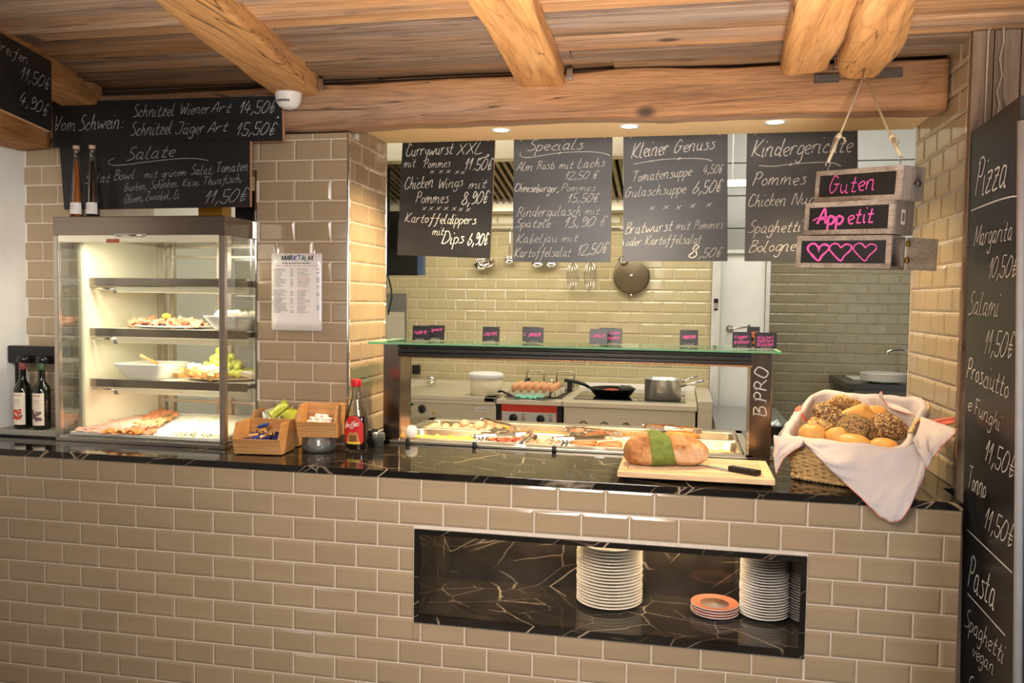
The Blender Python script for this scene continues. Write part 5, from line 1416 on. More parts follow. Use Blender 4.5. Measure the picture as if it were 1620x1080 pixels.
card(2.100, .70, CW, CH, ['Cordon', 'Nudeln'], 'black two-line price card just right of the Gemüse card')
card(2.075, .755, CW, CH, [], 'blank black price card furthest back behind the Gemüse card')
card(2.395, .70, CW, CH, ['Tabletten'], 'lone dark price card between the Gemüse card and the bread cards', rz=.02)
card(2.588, .585, CW, CH, ['Roggen-', 'brötchen'], 'black price card reading Roggenbrötchen above the warmer post', rz=.0)
card(2.632, .63, .046, .083, ['vegan', 'Gemüse', '8,90', '€'], 'tall narrow price card with orange writing above the warmer post', ORANGE)
card(2.672, .575, .078, CH, ['Weizen', 'Mehrkorn', 'Brötchen'], 'black three-line price card at the end of the glass shelf by the bread basket')

# ================================================================ CUTTING BOARD, LOAF, KNIFE
BZ = CT + .0285
t = thing('cutting_board', 'beech cutting board with crumb slats at the counter front', 'cutting board', (2.418, .205, CT), -.005)
m = MB(); X, Y = .244, .158
for y0, y1 in ((-Y, -Y + .035), (Y - .03, Y)): m.box(-X, X, y0, y1, .010, .0285, 0, .003)
for x0, x1 in ((-X, -X + .03), (X - .03, X)): m.box(x0, x1, -Y + .035, Y - .03, .010, .0285, 0, .003)
for k in range(14):
    y0 = -Y + .037 + .0181 * k; m.box(-X + .03, X - .03, y0, y0 + .0135, .014, .0268, 0, .002)
m.box(-X + .02, X - .02, -Y + .02, Y - .02, .010, .014); m.build('board', BOARDW, t)
m = MB()
for x in (-.215, .215):
    for y in (-.13, .13): m.lathe([(.010, 0), (.010, .010)], (x, y, 0), 12)
m.build('foot', BLACKP, t)
CRUST = bpy.data.materials.new('loaf_crust'); MATS['loaf_crust'] = CRUST
nt_, N_, L_n, B_ = nodes_of(CRUST)
a_ = tex_noise(N_, L_n, 13, 6, (.6, 1, 1), .6, .65); b_ = tex_noise(N_, L_n, 55, 4); c_ = tex_noise(N_, L_n, 9, 3)
c1_ = ramp(N_, L_n, a_.outputs['Fac'], [(.30, lin((138, 82, 40))), (.48, lin((196, 138, 84))), (.66, lin((226, 180, 130)))]).outputs[0]
c2_ = ramp(N_, L_n, b_.outputs['Fac'], [(.32, (.66, .60, .55)), (.55, (1, 1, 1))]).outputs[0]
fl_ = ramp(N_, L_n, c_.outputs['Fac'], [(.52, (0, 0, 0)), (.68, (.7, .7, .7))]).outputs[0]
L_n.new(mixc(N_, L_n, fl_, mixc(N_, L_n, .85, c1_, c2_, 'MULTIPLY'), lin((236, 208, 172))), B_.inputs['Base Color']); B_.inputs['Roughness'].default_value = .8
bp_ = N_.new('ShaderNodeBump'); bp_.inputs['Strength'].default_value = 1.0; bp_.inputs['Distance'].default_value = .006
L_n.new(b_.outputs['Fac'], bp_.inputs['Height']); L_n.new(bp_.outputs[0], B_.inputs['Normal'])
t = thing('bread_loaf', 'crusty brown bread loaf wrapped in a green band on the cutting board', 'bread', (2.322, .205, BZ), .14)
def loaf_pt(u, v, k=0):
    x = -.140 + .285 * u
    e = 1 - abs(2 * u - 1) ** (6.0 if u < .5 else 4.4)
    w = .062 * max(0, e) ** .5 + .002
    w *= 1.05 - .15 * u
    a = 2 * PI * v; c, s_ = math.cos(a), math.sin(a)
    q = Vector((x * 22, c * w * 22, s_ * w * 22))
    lump = noise.noise(q * .55 + Vector((3, 1, 7))) * .0085 + noise.noise(q * 1.9) * .0042 + noise.noise(q * 5) * .0016
    if s_ > 0 and .10 < u < .96:      # two slashes along the top
        for (u0, c0) in ((.72, .15), (.30, -.1)):
            dd = abs((c - c0) - (u - u0) * .9); lump -= .016 * max(0, 1 - dd / .12) * max(0, 1 - ((u - u0) / .26) ** 2)
            lump += .008 * max(0, 1 - abs(dd - .22) / .12) * max(0, 1 - ((u - u0) / .26) ** 2)
    rr = 1 + k
    y = (w + lump) * c * rr; z = (.055 if s_ > 0 else .036) * ((w + lump * 1.3) / .060) * s_ * rr + .036
    return (x, y, max(z, .0010))
m = MB(); m.grid(lambda u, v: loaf_pt(u, v), 110, 72); m.build('crust', CRUST, t)
def band(u, v):
    x, y, z = loaf_pt(.25 + .07 * v + (.19 + .10 * v) * u, (-.03 + .68 * v) % 1.0, .035); return (x, y, z + .0008)
bnd = solid(MB().grid(band, 18, 50).build('green_band', mat('green_paper', (116, 132, 56), .75, var=.14, vscale=60, bump=.3, bscale=200), t), .0012)
t = thing('bread_knife', 'bread knife with a black riveted handle on the cutting board', 'knife', (2.52, .165, BZ + .001), -.62)
m = MB(); m.add([(-.16, .0, .0), (.02, -.016, .0), (.02, .012, .0), (-.13, .010, .0)], [(0, 1, 2, 3)]); solid(m.build('blade', CHROME, t), .0016)
m = MB(); m.prism([(.015, -.014), (.05, -.015), (.09, -.012), (.115, -.017), (.120, .010), (.10, .012), (.05, .010), (.015, .012)], lambda q, tt: (q[0], q[1], -.0005 + .016 * tt)); m.build('handle', BLACKP, t)
m = MB()
for x in (.03, .06, .09): m.lathe([(.003, .0155), (.003, .0163), (0, .0164)], (x, -.001, 0), 10)
m.build('rivet', CHROME, t)

# ================================================================ BREAD BASKET
BA = math.radians(-27)
t = thing('bread_basket', 'slanted wicker bread basket standing on the counter by the right jamb', 'basket', (2.705, .205, CT), BA)
BW, BD = .352, .30
WICK = mat('willow_wicker', (226, 188, 128), .55, var=.22, vscale=50, island=.15)
HZ = lambda y: .128 + .125 * max(0, min(1, y / BD))            # rim height, front to back
def perim(s, grow, r=.05):
    """rounded rectangle walked by arc length, s in 0..1, origin at the front left corner"""
    x0, x1, y0, y1 = -grow, BW + grow, -grow, BD + grow
    segs = [((x0 + r, y0), (x1 - r, y0)), None, ((x1, y0 + r), (x1, y1 - r)), None, ((x1 - r, y1), (x0 + r, y1)), None, ((x0, y1 - r), (x0, y0 + r)), None]
    cen = [(x1 - r, y0 + r, -PI / 2), (x1 - r, y1 - r, 0), (x0 + r, y1 - r, PI / 2), (x0 + r, y0 + r, PI)]
    ls = []; ci = 0
    for q in segs: ls.append(math.hypot(q[1][0] - q[0][0], q[1][1] - q[0][1]) if q else r * PI / 2)
    d = (s % 1) * sum(ls)
    for i, l in enumerate(ls):
        if d <= l or i == 7:
            if segs[i]: a, b = segs[i]; f = d / l; return a[0] + (b[0] - a[0]) * f, a[1] + (b[1] - a[1]) * f
            c = cen[(i - 1) // 2]; a = c[2] + d / r; return c[0] + r * math.cos(a), c[1] + r * math.sin(a)
        d -= l
NS = 44
m = MB()
for j in range(17):
    pts = []
    for k in range(NS * 2):
        s_ = k / (NS * 2); f = j / 16; x, y = perim(s_, -.018 + .030 * f)
        x2, y2 = perim(s_ + .001, 0); tx, ty = x2 - perim(s_, 0)[0], y2 - perim(s_, 0)[1]; l = math.hypot(tx, ty) or 1
        o = .0058 * (1 if (k // 2 + j) % 2 else -1) * (1 if k % 2 else 0)
        pts.append((x + ty / l * o, y - tx / l * o, .006 + (HZ(y) - .014) * f))
    m.tube(pts, .0042, 6, closed=True)
m.build('weave', WICK, t)
m = MB()
for k in range(NS):
    s_ = (k + .25) / NS; pts = []
    for f in (0, .33, .66, 1): x, y = perim(s_, -.018 + .030 * f); pts.append((x, y, .002 + HZ(y) * f))
    m.tube(pts, .0026, 6)
m.build('stakes', WICK, t)
for z_, g_, f in ((0.004, -.012, 0), (1, .013, 1)):
    m = MB()
    for ph in (0, 1, 2):
        pts = []
        for k in range(150):
            x, y = perim(k / 150, g_ + .0045 * math.cos(k * 1.2 + ph * 2.1)); pts.append((x, y, (.010 if not f else HZ(y)) + .0045 * math.sin(k * 1.2 + ph * 2.1)))
        m.tube(pts, .0042, 6, closed=True)
    m.build('foot_braid' if not f else 'rim', WICK, t)
m = MB(); m.box(.02, BW - .02, .02, BD - .02, .003, .006); m.build('bottom', WICK, t)
m = MB()
for ph in (0, PI): m.tube([(BW + .012 + .004 * math.cos(k * .9 + ph), .06 + .18 * k / 24, HZ(.15) + .028 * math.sin(PI * k / 24) + .004 * math.sin(k * .9 + ph) - .004) for k in range(25)], .0042, 6)
m.build('handle', WICK, t)
BASK = t

# --- napkin lining the basket
CLOTH = mat('white_napkin', (204, 194, 192), .9, var=.05, vscale=14, bump=.35, bscale=240, sss=.05)
REDC = mat('red_napkin_edge', (228, 118, 96), .85, var=.1)
t = thing('napkin', 'white napkin with red edging lining the bread basket and hanging over', 'napkin', (2.705, .205, CT), BA)
def wob(x, y, k=1.0): return .006 * k * noise.noise(Vector((x * 16, y * 16, 3.3))) + .003 * k * noise.noise(Vector((x * 40, y * 40, 1.3)))
# lining: from the middle of the basket up the walls and over the rim
def lining(u, v):
    x, y = perim(u, -.030 + .034 * min(1, v * 1.25))
    cx, cy = BW / 2, BD / 2
    if v < .35:
        f = v / .35; x = cx + (x - cx) * f; y = cy + (y - cy) * f; z = .055 + .012 * noise.noise(Vector((x * 30, y * 30, 0)))
    else:
        f = min(1, (v - .35) / .45); z = .055 + (HZ(y) + .014 - .055) * f
        if v > .8: z -= .030 * ((v - .8) / .2) ** 1.4 - .004
    w_ = .007 * math.sin(u * 70 + 3 * math.sin(u * 21)) * max(0, v - .4)
    dx, dy = x - cx, y - cy; l = math.hypot(dx, dy) or 1
    g_ = -.006 + (.026 * min(1, (v - .8) / .10) if v > .8 else 0) + .006 * noise.noise(Vector((u * 30, v * 5, 3)))
    return (x + dx / l * (w_ + g_), y + dy / l * (w_ + g_), z + .007 * noise.noise(Vector((u * 26, 4, v * 2))) * v)
m = MB(); m.grid(lining, 120, 22, wrap=True); solid(m.build('lining', CLOTH, t), .0016)
WT = (Matrix.Translation(t.location) @ t.rotation_euler.to_matrix().to_4x4()).inverted()
def flap(name, top, bot, push, mats=CLOTH, nu=40, nv=26, fold=1.0, parent=None):
    """cloth between two world-space polylines"""
    tp = [WT @ Vector(p) for p in top]; bt = [WT @ Vector(p) for p in bot]
    def samp(P, u):
        q = u * (len(P) - 1); i = min(int(q), len(P) - 2); return P[i].lerp(P[i + 1], q - i)
    tp = smooth_pts([tuple(p) for p in tp], 6); bt = smooth_pts([tuple(p) for p in bt], 6)
    tp = [Vector(p) for p in tp]; bt = [Vector(p) for p in bt]
    pd = WT.to_3x3() @ Vector(push)
    def fn(u, v):
        a, b = samp(tp, u), samp(bt, u); p = a.lerp(b, v)
        return p + pd * (math.sin(PI * min(1, v * .9 + .05)) * .35 + fold * (.42 * noise.noise(Vector((u * 6 + v * 2, v * 1.6, 7.7))) + .22 * noise.noise(Vector((u * 15 + v * 4, v * 4, 2.2))) + .07 * noise.noise(Vector((u * 40, v * 30, 5)))) * min(1, v * 3))
    m = MB(); m.grid(fn, nu, nv); o = solid(m.build(name, mats, parent or t), .0016)
    ed = [fn(u / nu, 1.0) for u in range(nu + 1)]
    m = MB(); m.tube(ed, .0013, 6); m.build('red_edge', REDC, o)
    return o
# big front flap: along the front rim, hanging over the counter edge
flap('front_flap', [(2.755, .152, 1.064), (2.82, .118, 1.066), (2.90, .080, 1.066), (2.985, .035, 1.066), (3.055, .035, 1.085), (3.10, .075, 1.115)],
     [(2.760, .135, 1.058), (2.830, .050, .985), (2.905, -.012, .920), (2.958, -.035, .872), (3.010, -.040, .880), (3.072, -.02, 1.005)], (-.012, -.05, 0))
flap('right_flap', [(3.05, .04, 1.095), (3.08, .10, 1.12), (3.105, .17, 1.15)], [(3.072, -.015, 1.02), (3.115, -.005, 1.085), (3.165, .02, 1.135)], (.0, -.05, .0), nu=20)
flap('corner_flap', [(2.672, .222, 1.064), (2.70, .19, 1.063), (2.755, .152, 1.064)], [(2.675, .150, .945), (2.700, .145, 1.005), (2.757, .135, 1.052)], (-.01, -.025, 0), nu=20)
flap('left_flap', [(2.820, .455, 1.170), (2.757, .347, 1.128), (2.690, .222, 1.068)], [(2.800, .440, 1.10), (2.735, .345, 1.06), (2.678, .152, .955)], (-.03, 0, 0), nu=24)
flap('rear_corner', [(3.02, .40, 1.172), (3.05, .37, 1.168), (3.08, .335, 1.162)], [(3.03, .37, 1.205), (3.05, .345, 1.155), (3.11, .25, 1.14)], (0, -.02, .01), nu=18)
o = flap('red_corner', [(3.09, .16, 1.13), (3.115, .14, 1.115)], [(3.195, .145, 1.155), (3.185, .125, 1.135)], (0, -.01, .006), mats=REDC, nu=12, nv=16)
m = MB(WT); m.tube([(2.775, .40, 1.14), (2.765, .36, 1.132), (2.77, .34, 1.115), (2.79, .345, 1.10)], .012, 10, radii=[.004, .012, .011, .004]); m.build('turned_hem', REDC, t)

# --- rolls
GOLD = mat('roll_golden', (216, 160, 84), .45, var=.20, vscale=14, bump=.2, bscale=60)
SEED1 = seeded('sesame_crust', (176, 116, 58), (236, 204, 140), (206, 156, 84), 190, .72)
SEED2 = seeded('multigrain_crust', (132, 86, 48), (214, 180, 120), (90, 62, 36), 190, .62)
POPPY = seeded('dark_seed_crust', (160, 116, 70), (196, 160, 104), (58, 46, 34), 260, .66)
def roll(loc, r, rot, mt, label, kind, group):
    m = MB(); 
    def fn(u, v):
        th = PI * v; a = 2 * PI * u
        e = .50 if kind == 'square' else 1.0
        c, s_ = math.cos(a), math.sin(a)
        x = math.copysign(abs(c) ** e, c); y = math.copysign(abs(s_) ** e, s_)
        q = math.sin(th) ** .8; zc = math.cos(th)
        k = 1 + .07 * noise.noise(Vector((x * 2 + loc[0] * 50, y * 2, zc * 2)))
        z = zc * (1.0 if zc > 0 else .75)
        if kind == 'split' and abs(y) < .22 and zc > .2: z -= .26 * (1 - abs(y) / .22)
        return (x * q * r[0] * k, y * q * r[1] * k, z * r[2] * k)
    m.grid(fn, 28, 16, wrap=True); o = m.build('bread_roll', mt); o.location = loc; o.rotation_euler = rot
    return tag(o, label, 'bread roll', group)
BG = 'rolls in the bread basket'
roll((2.795, .230, 1.070), (.046, .040, .034), (0, .1, .2), GOLD, 'plain golden roll at the left front of the bread basket', 'split', BG)
roll((2.826, .262, 1.094), (.046, .042, .034), (.1, -.1, .5), SEED1, 'sesame roll behind the plain golden roll at the basket left end', 'round', BG)
roll((2.855, .275, 1.128), (.060, .044, .034), (.2, .45, -.2), SEED2, 'large multigrain roll leaning at the upper left of the basket', 'square', BG)
roll((2.905, .325, 1.160), (.050, .046, .024), (-.5, .3, .3), SEED1, 'flat sesame roll topmost at the back of the basket pile', 'square', BG)
roll((2.940, .260, 1.122), (.056, .046, .030), (.95, -.35, .4), GOLD, 'plain pale triangular roll standing on edge amid the pile', 'square', BG)
roll((2.915, .225, 1.100), (.052, .048, .030), (.75, .2, -.5), POPPY, 'dark seeded roll leaning on the plain triangular roll', 'square', BG)
roll((2.962, .222, 1.092), (.042, .012, .036), (.1, .5, -.35), POPPY, 'thin dark slice of roll wedged at the middle of the basket', 'square', BG)
roll((3.022, .235, 1.100), (.055, .050, .046), (.2, .1, .2), SEED2, 'big round multigrain roll at the right end of the basket', 'square', BG)
roll((3.000, .305, 1.130), (.044, .040, .034), (0, 0, 0), GOLD, 'plain golden roll peeking out behind the big multigrain roll', 'round', BG)
roll((2.865, .205, 1.070), (.040, .030, .030), (0, -.2, -.5), GOLD, 'plain golden roll between the sesame roll and the front cloth', 'split', BG)
roll((2.905, .170, 1.056), (.058, .036, .030), (0, 0, -.45), GOLD, 'long plain golden roll lying along the basket front', 'split', BG)
roll((2.995, .150, 1.052), (.046, .034, .028), (0, 0, -.4), GOLD, 'plain golden roll half hidden under the big multigrain roll', 'split', BG)
roll((2.845, .300, 1.040), (.060, .055, .04), (0, 0, 0), GOLD, 'plain golden roll deep in the basket under the multigrain roll', 'round', BG)
roll((2.955, .300, 1.060), (.060, .055, .04), (0, 0, .5), SEED1, 'sesame roll deep in the basket under the pile', 'round', BG)

# ================================================================ PLATES IN THE NICHE
NFZ = NZ0 + .0245
def plate_mesh(r, h, mt):
    m = MB(); m.lathe([(0, 0), (r * .55, 0), (r * .60, .003), (r * .985, h), (r, h + .0018), (r * .985, h + .0036), (r * .60, .0068), (0, .0062)], seg=56, m=0); return m.build('plate', mt)
CREAMP = mat('cream_porcelain', (240, 228, 208), .14, var=.02)
p = plate_mesh(.1155, .0145, CREAMP)
scatter(p, [(2.137 + random.uniform(-.0015, .0015), .268 + random.uniform(-.0015, .0015), NFZ + .0005 + .0111 * k, 0, 0, 0) for k in range(19)], 'large cream dinner plate in the middle stack of the marble niche', 'plate', 'dinner plates in the middle niche stack')
p = plate_mesh(.0815, .012, PORC)
scatter(p, [(2.660 + random.uniform(-.0015, .0015), .268 + random.uniform(-.0015, .0015), NFZ + .0005 + .0094 * k, 0, 0, 0) for k in range(22)], 'small white plate in the tall stack at the niche end', 'plate', 'small white plates in the niche stack')
t = thing('plate', 'single orange rimmed plate on top of the tall small plate stack', 'plate', (2.660, .268, NFZ + .0005 + .0094 * 22))
m = MB(); m.lathe([(0, 0), (.045, 0), (.049, .003), (.0815, .012), (.083, .014), (.0815, .0155), (.052, .007), (0, .006)], seg=48); m.build('body', mat('coral_plate', (232, 150, 112), .2), t)
SA = mat('coral_glaze', (220, 134, 100), .25, var=.12, vscale=120); SB = mat('beige_glaze', (206, 178, 148), .25)
def r_of(v): return .048 + .0305 * v
def saucer(z, label):
    t = thing('saucer', label, 'saucer', (2.498, .250, z), 0, 'coral rimmed saucers in the niche')
    m = MB(); m.lathe([(0, 0), (.045, 0), (.048, .003), (.078, .0085), (.080, .010), (.078, .0112), (.048, .0070), (0, .0060)], seg=48); m.build('body', PORC, t)
    m = MB(); m.grid(lambda u, v: (r_of(v) * math.cos(2 * PI * u), r_of(v) * math.sin(2 * PI * u), .0078 + (r_of(v) - .048) / .0305 * .0041), 48, 3, wrap=True); m.build('rim_band', SA, t)
    m = MB(); m.lathe([(.0485, .0080), (.044, .0074), (0, .0072)], seg=40); m.build('well', SB, t); return t
s0 = saucer(NFZ + .0005, 'white saucer with a coral rim in the low stack of the niche')
for k in range(1, 4): dup(s0, (2.498 + random.uniform(-.002, .002), .250, NFZ + .0005 + .0092 * k), label='white saucer with a coral rim in the low stack of the niche' if k < 3 else 'topmost coral rimmed saucer of the low stack in the niche')
# ================================================================ KITCHEN
AT = .88; AY0, AY1 = 2.50, 3.40
STK = mat('kitchen_steel', (224, 216, 196), .38, .62, var=.06, vscale=30, stretch=(.03, 1, 1))
t = thing('bain_marie', 'stainless bain marie counter with a shallow basin and one black knob', 'appliance', (.83, 2.95, 0))
m = W(t); m.box(.30, 1.215, AY0 + .03, AY1, .10, .83, 0, .003); m.box(.30, 1.215, AY0, AY1, .83, AT - .03, 0, .004); m.build('body', STK, t)
m = W(t)
m.box(.30, 1.215, AY0, AY0 + .12, AT - .03, AT, 0, .005); m.box(.30, 1.215, AY1 - .1, AY1, AT - .03, AT + .02, 0, .005); m.box(.30, .42, AY0, AY1, AT - .03, AT, 0, .005); m.box(1.14, 1.215, AY0, AY1, AT - .03, AT, 0, .005)
m.box(.42, 1.14, AY0 + .12, AY1 - .1, AT - .029, AT - .026); m.box(.98, 1.142, AY0 + .10, AY1 - .1, AT - .012, AT, 0, .003); m.build('basin_rim', STK, t)
m = W(t); m.tube([(.56, 3.25, AT), (.56, 3.25, AT + .05)], .03, 14); m.build('drain_pipe', CHROME, t)
def knob(root, x, z, r=.024, y=AY0, mt=BLACKP, nm='knob', ring=True):
    m = W(root); R_ = Matrix.Rotation(PI / 2, 4, 'X')
    if ring: m.lathe([(r * 1.35, -.002), (r * 1.35, .003), (0, .003)], (x, y, z), 24, 1, R_)
    m.lathe([(r, .002), (r * .95, .018), (r * .8, .022), (0, .022)], (x, y, z), 22, 0, R_)
    m.box(x - r * .14, x + r * .14, y - .028, y - .018, z - r * .9, z + r * .9, 0, .002)
    return m.build(nm, [mt, CHROME], root)
knob(t, .722, .785, .022, AY0 + .03)
m = W(t); R_ = Matrix.Rotation(PI / 2, 4, 'X')
for x, z, k in ((.645, .765, 1), (.800, .762, 1), (.655, .812, 0)): m.lathe([(.009, 0), (.009, .006), (0, .009)], (x, AY0 + .03, z), 14, k, R_)
m.build('indicator_lamp', [mat('green_lamp', (60, 110, 60), .3), mat('yellow_lamp', (220, 190, 60), .3)], t)
m = W(t); m.box(1.075, 1.165, AY0 + .027, AY0 + .031, .785, .812, 0, .001); scribble(m, (1.085, AY0 + .0268, .798), (1.155, AY0 + .0268, .798), .008, (0, -1, 0), 0, 0, 1); m.build('maker_plate', [WHITEP, mat('plate_print', (170, 168, 162), .5)], t)

t = thing('griddle', 'red fronted electric griddle with two black knobs', 'appliance', (1.43, 2.95, 0))
m = W(t); m.box(1.225, 1.64, AY0 + .02, AY1, .12, .84, 0, .003); m.build('body', BLACKP, t)
m = W(t); m.box(1.222, 1.642, AY0 - .005, AY1, .842, AT - .008, 0, .003); m.build('top_plate', STK, t)
m = W(t); m.box(1.25, 1.625, AY0 + .12, AY1 - .06, AT - .008, AT - .003, 0, .002); m.build('cooking_plate', mat('dark_plate', (58, 52, 46), .4, .6), t)
m = W(t); m.box(1.255, 1.612, AY0 + .004, AY0 + .024, .600, .842, 0, .004); m.build('red_front', mat('red_enamel', (206, 62, 44), .3, var=.05), t)
m = W(t); m.box(1.260, 1.608, AY0 + .0, AY0 + .006, .695, .796, 0, .003); pl = m.build('control_panel', mat('grey_panel', (196, 196, 192), .4), t)
for x in (1.335, 1.510): knob(t, x, .757, .026, AY0, ring=False)
m = W(t)
for x in (1.398, 1.573):
    for k, c_ in enumerate((2, 1, 0, 0, 0)): m.box(x - .011, x + .011, AY0 - .0012, AY0 + .001, .778 - .015 * k - (.006 if k == 4 else 0), .784 - .015 * k - (.006 if k == 4 else 0), c_)
scribble(m, (1.268, AY0 + .0036, .685), (1.335, AY0 + .0036, .685), .012, (0, -1, 0), 0, 0, 0)
m.build('marking', [mat('panel_print', (70, 70, 68), .5), mat('panel_red', (200, 80, 70), .5), mat('panel_green', (90, 150, 110), .5)], t)
m = W(t); m.box(1.26, 1.29, AY1 - .12, AY1 - .06, AT - .003, AT + .055); m.box(1.60, 1.632, AY0 + .55, AY0 + .62, AT - .003, AT + .06, 0, .003); m.build('splash_stop', BLACKP, t)

t = thing('induction_hob', 'stainless hob with a black glass top and five chrome knobs', 'appliance', (2.05, 2.95, 0))
m = W(t); m.box(1.648, 2.46, AY0 + .045, AY1, .10, .84, 0, .003); m.build('body', STK, t)
m = W(t); m.box(1.645, 2.468, AY0 - .005, AY1, .838, AT - .004, 0, .006); m.build('top_frame', STK, t)
m = W(t); m.box(1.70, 2.40, AY0 + .11, AY1 - .12, AT - .004, AT + .0005, 0, .001); m.build('glass_top', mat('black_ceramic_glass', (14, 14, 15), .05, var=0, coat=.4), t)
m = W(t); m.box(1.645, 2.468, AY1 - .06, AY1, AT - .004, AT + .03, 0, .004); m.build('rear_ledge', WHITEP, t)
m = W(t); m.box(2.472, 2.56, AY0 + .03, AY1, .08, .90, 0, .003); m.build('end_column', STK, t)
for x in (1.775, 1.905, 2.04, 2.175, 2.305): knob(t, x, .722, .021, AY0 + .045, CHROME, 'knob', True)
m = W(t); m.lathe([(.007, 0), (.007, .004), (0, .006)], (2.085, AY0 + .045, .712), 12, 0, R_); m.build('indicator_lamp', mat('green_lamp_lit', (70, 200, 90), .3), t)

# white tub
t = thing('lidded_tub', 'white round plastic tub with a lid on the bain marie edge', 'tub', (1.115, 2.66, AT))
m = MB(); m.lathe([(0, 0), (.094, 0), (.099, .004), (.108, .115), (0, .115)], seg=40); m.build('body', mat('milky_plastic', (238, 228, 196), .35, var=.02), t)
m = MB(); m.lathe([(.110, .108), (.116, .110), (.117, .135), (.108, .142), (.098, .141), (.094, .146), (0, .147)], seg=40); m.build('lid', mat('lid_white', (240, 240, 236), .35, var=.02), t)
# egg carton and thirty eggs
t = thing('egg_carton', 'open grey pulp carton of brown eggs on the griddle', 'carton', (1.438, 2.78, AT), -.06)
m = MB(); n = 6
def ct_(u, v):
    x, y = (u - .5) * .30, (v - .5) * .30
    return (x, y, .030 + .017 * -(math.cos(u * n * 2 * PI) * .5 + math.cos(v * n * 2 * PI) * .5 - 1) * -1 + .012)
m.grid(ct_, 72, 72); o = m.build('pulp_tray', mat('egg_pulp', (214, 206, 186), .95, var=.06), t)
m = MB()
for s_ in (0, 1, 2, 3):
    a = s_ * PI / 2; ca, sa = math.cos(a), math.sin(a)
    def sk(u, v):
        x = (u - .5) * .30; zt = .041 - .010 * (1 - math.cos(u * n * 2 * PI)) ; y = -.15 - .006 * (1 - v)
        return (x * ca - y * sa, x * sa + y * ca, zt * v + .002)
    m.grid(sk, 72, 3)
m.build('pulp_skirt', MATS['egg_pulp'], t)
m = MB(); m.ball((0, 0, 0), (.0215, .0215, .0275), 16); e_ = m.build('egg', mat('raw_brown_egg', (226, 166, 120), .5, var=.10, vscale=16))
ca, sa = math.cos(-.06), math.sin(-.06)
scatter(e_, [(1.438 + ca * (.05 * (i - 2.5)) - sa * (.05 * (j - 2.5)), 2.78 + sa * (.05 * (i - 2.5)) + ca * (.05 * (j - 2.5)), AT + .050 + random.uniform(0, .004), random.uniform(-.15, .15), random.uniform(-.15, .15), 0) for i in range(6) for j in range(5)], 'brown raw egg in the open carton on the griddle', 'egg', 'eggs in the carton')
m = MB(); m.grid(lambda u, v: ((u - .5) * .19, (v - .5) * .07 - .01 * math.sin(u * 9), .014 + .016 * math.sin(PI * v) * (.6 + .5 * noise.noise(Vector((u * 6, v * 5, 0)))) + .012 * noise.noise(Vector((u * 10, v * 10, 4)))), 34, 16)
o = m.build('dish_cloth', mat('turquoise_cloth', (126, 200, 176), .9, var=.12, vscale=40)); o.location = (1.425, 2.565, AT - .012); tag(solid(o, .003), 'crumpled turquoise cloth in front of the egg carton', 'cloth')
for x, rz, lb in ((1.315, .35, 'steel spatula with slotted blade left of the turquoise cloth'), (1.530, -.6, 'steel spatula with slotted blade right of the turquoise cloth')):
    t = thing('spatula', lb, 'spatula', (x, 2.545, AT - .006), rz)
    m = MB()
    for k in range(4): m.box(-.035 + .02 * k, -.024 + .02 * k, -.04, .04, .012, .015)
    m.box(-.037, .047, -.045, -.035, .011, .016); m.box(-.037, .047, .035, .045, .011, .016); m.build('blade', DSTEEL, t)
    m = MB(); m.tube([(0, .04, .014), (-.05, .10, .035), (-.10, .12, .03)], .007, 8); m.build('handle', BLACKP, t)
# fryer baskets behind
WIRE = mat('chrome_wire', (210, 204, 186), .25, 1.0, var=0)
for x, lb in ((1.365, 'chrome wire basket handle rising behind the eggs, beside the white tub'), (1.578, 'chrome wire basket handle rising behind the eggs, beside the frying pan')):
    t = thing('fryer_basket', lb, 'basket', (x, 3.12, AT))
    m = MB(); m.tube([(-.062, 0, 0), (-.062, -.01, .115), (-.055, -.012, .126), (.055, -.012, .126), (.062, -.01, .115), (.062, 0, 0)], .0045, 8); m.build('handle', WIRE, t)
    m = MB()
    for k in range(6): m.tube([(-.075 + .03 * k, -.05, .012), (-.075 + .03 * k, .12, .012)], .002, 6)
    for k in range(6): m.tube([(-.078, -.05 + .034 * k, .010), (.078, -.05 + .034 * k, .010)], .002, 6)
    m.build('wire_mesh', WIRE, t)
t = thing('fryer_switch', 'small steel clamp bracket between the two wire basket handles', 'clamp', (1.478, 3.15, AT))
m = MB(); m.box(-.012, .012, -.006, .006, 0, .055, 0, .002); m.build('stem', DSTEEL, t); m = MB(); m.lathe([(.014, .0), (.014, .02), (0, .022)], (0, -.004, .055), 12, 0, Matrix.Rotation(PI / 2, 4, 'X')); m.box(-.016, -.008, -.005, .005, .06, .085); m.box(.008, .016, -.005, .005, .06, .085); m.build('jaw', STK, t)
# frying pan
t = thing('frying_pan', 'black frying pan with red food on the black hob', 'pan', (1.93, 2.82, AT + .001), 0)
m = MB(); m.lathe([(0, 0), (.105, 0), (.118, .006), (.150, .050), (.153, .051), (.149, .054), (.114, .010), (0, .005)], seg=44); m.build('pan_body', mat('black_nonstick', (24, 23, 24), .35, .2, var=.08), t)
m = MB(); m.tube([(-.14, .0, .045), (-.18, -.01, .070), (-.25, -.02, .090), (-.315, -.025, .096)], .011, 10, radii=[.008, .011, .013, .011]); m.build('handle', BLACKP, t)
m = MB(); m.ball((-.01, .02, .026), (.05, .035, .022), 14, 0, bump=.6, bs=40); m.build('red_food', mat('fried_red', (190, 70, 50), .45, var=.35, vscale=50), t)
m = MB(); m.ball((.085, .0, .050), (.045, .02, .022), 12, 0, bump=.8, bs=60); m.build('dark_food', mat('browned_leaves', (70, 66, 52), .6, var=.3, vscale=60), t)
t = thing('saucepan', 'stainless saucepan with two steel handles on the hob', 'saucepan', (2.255, 2.78, AT + .001))
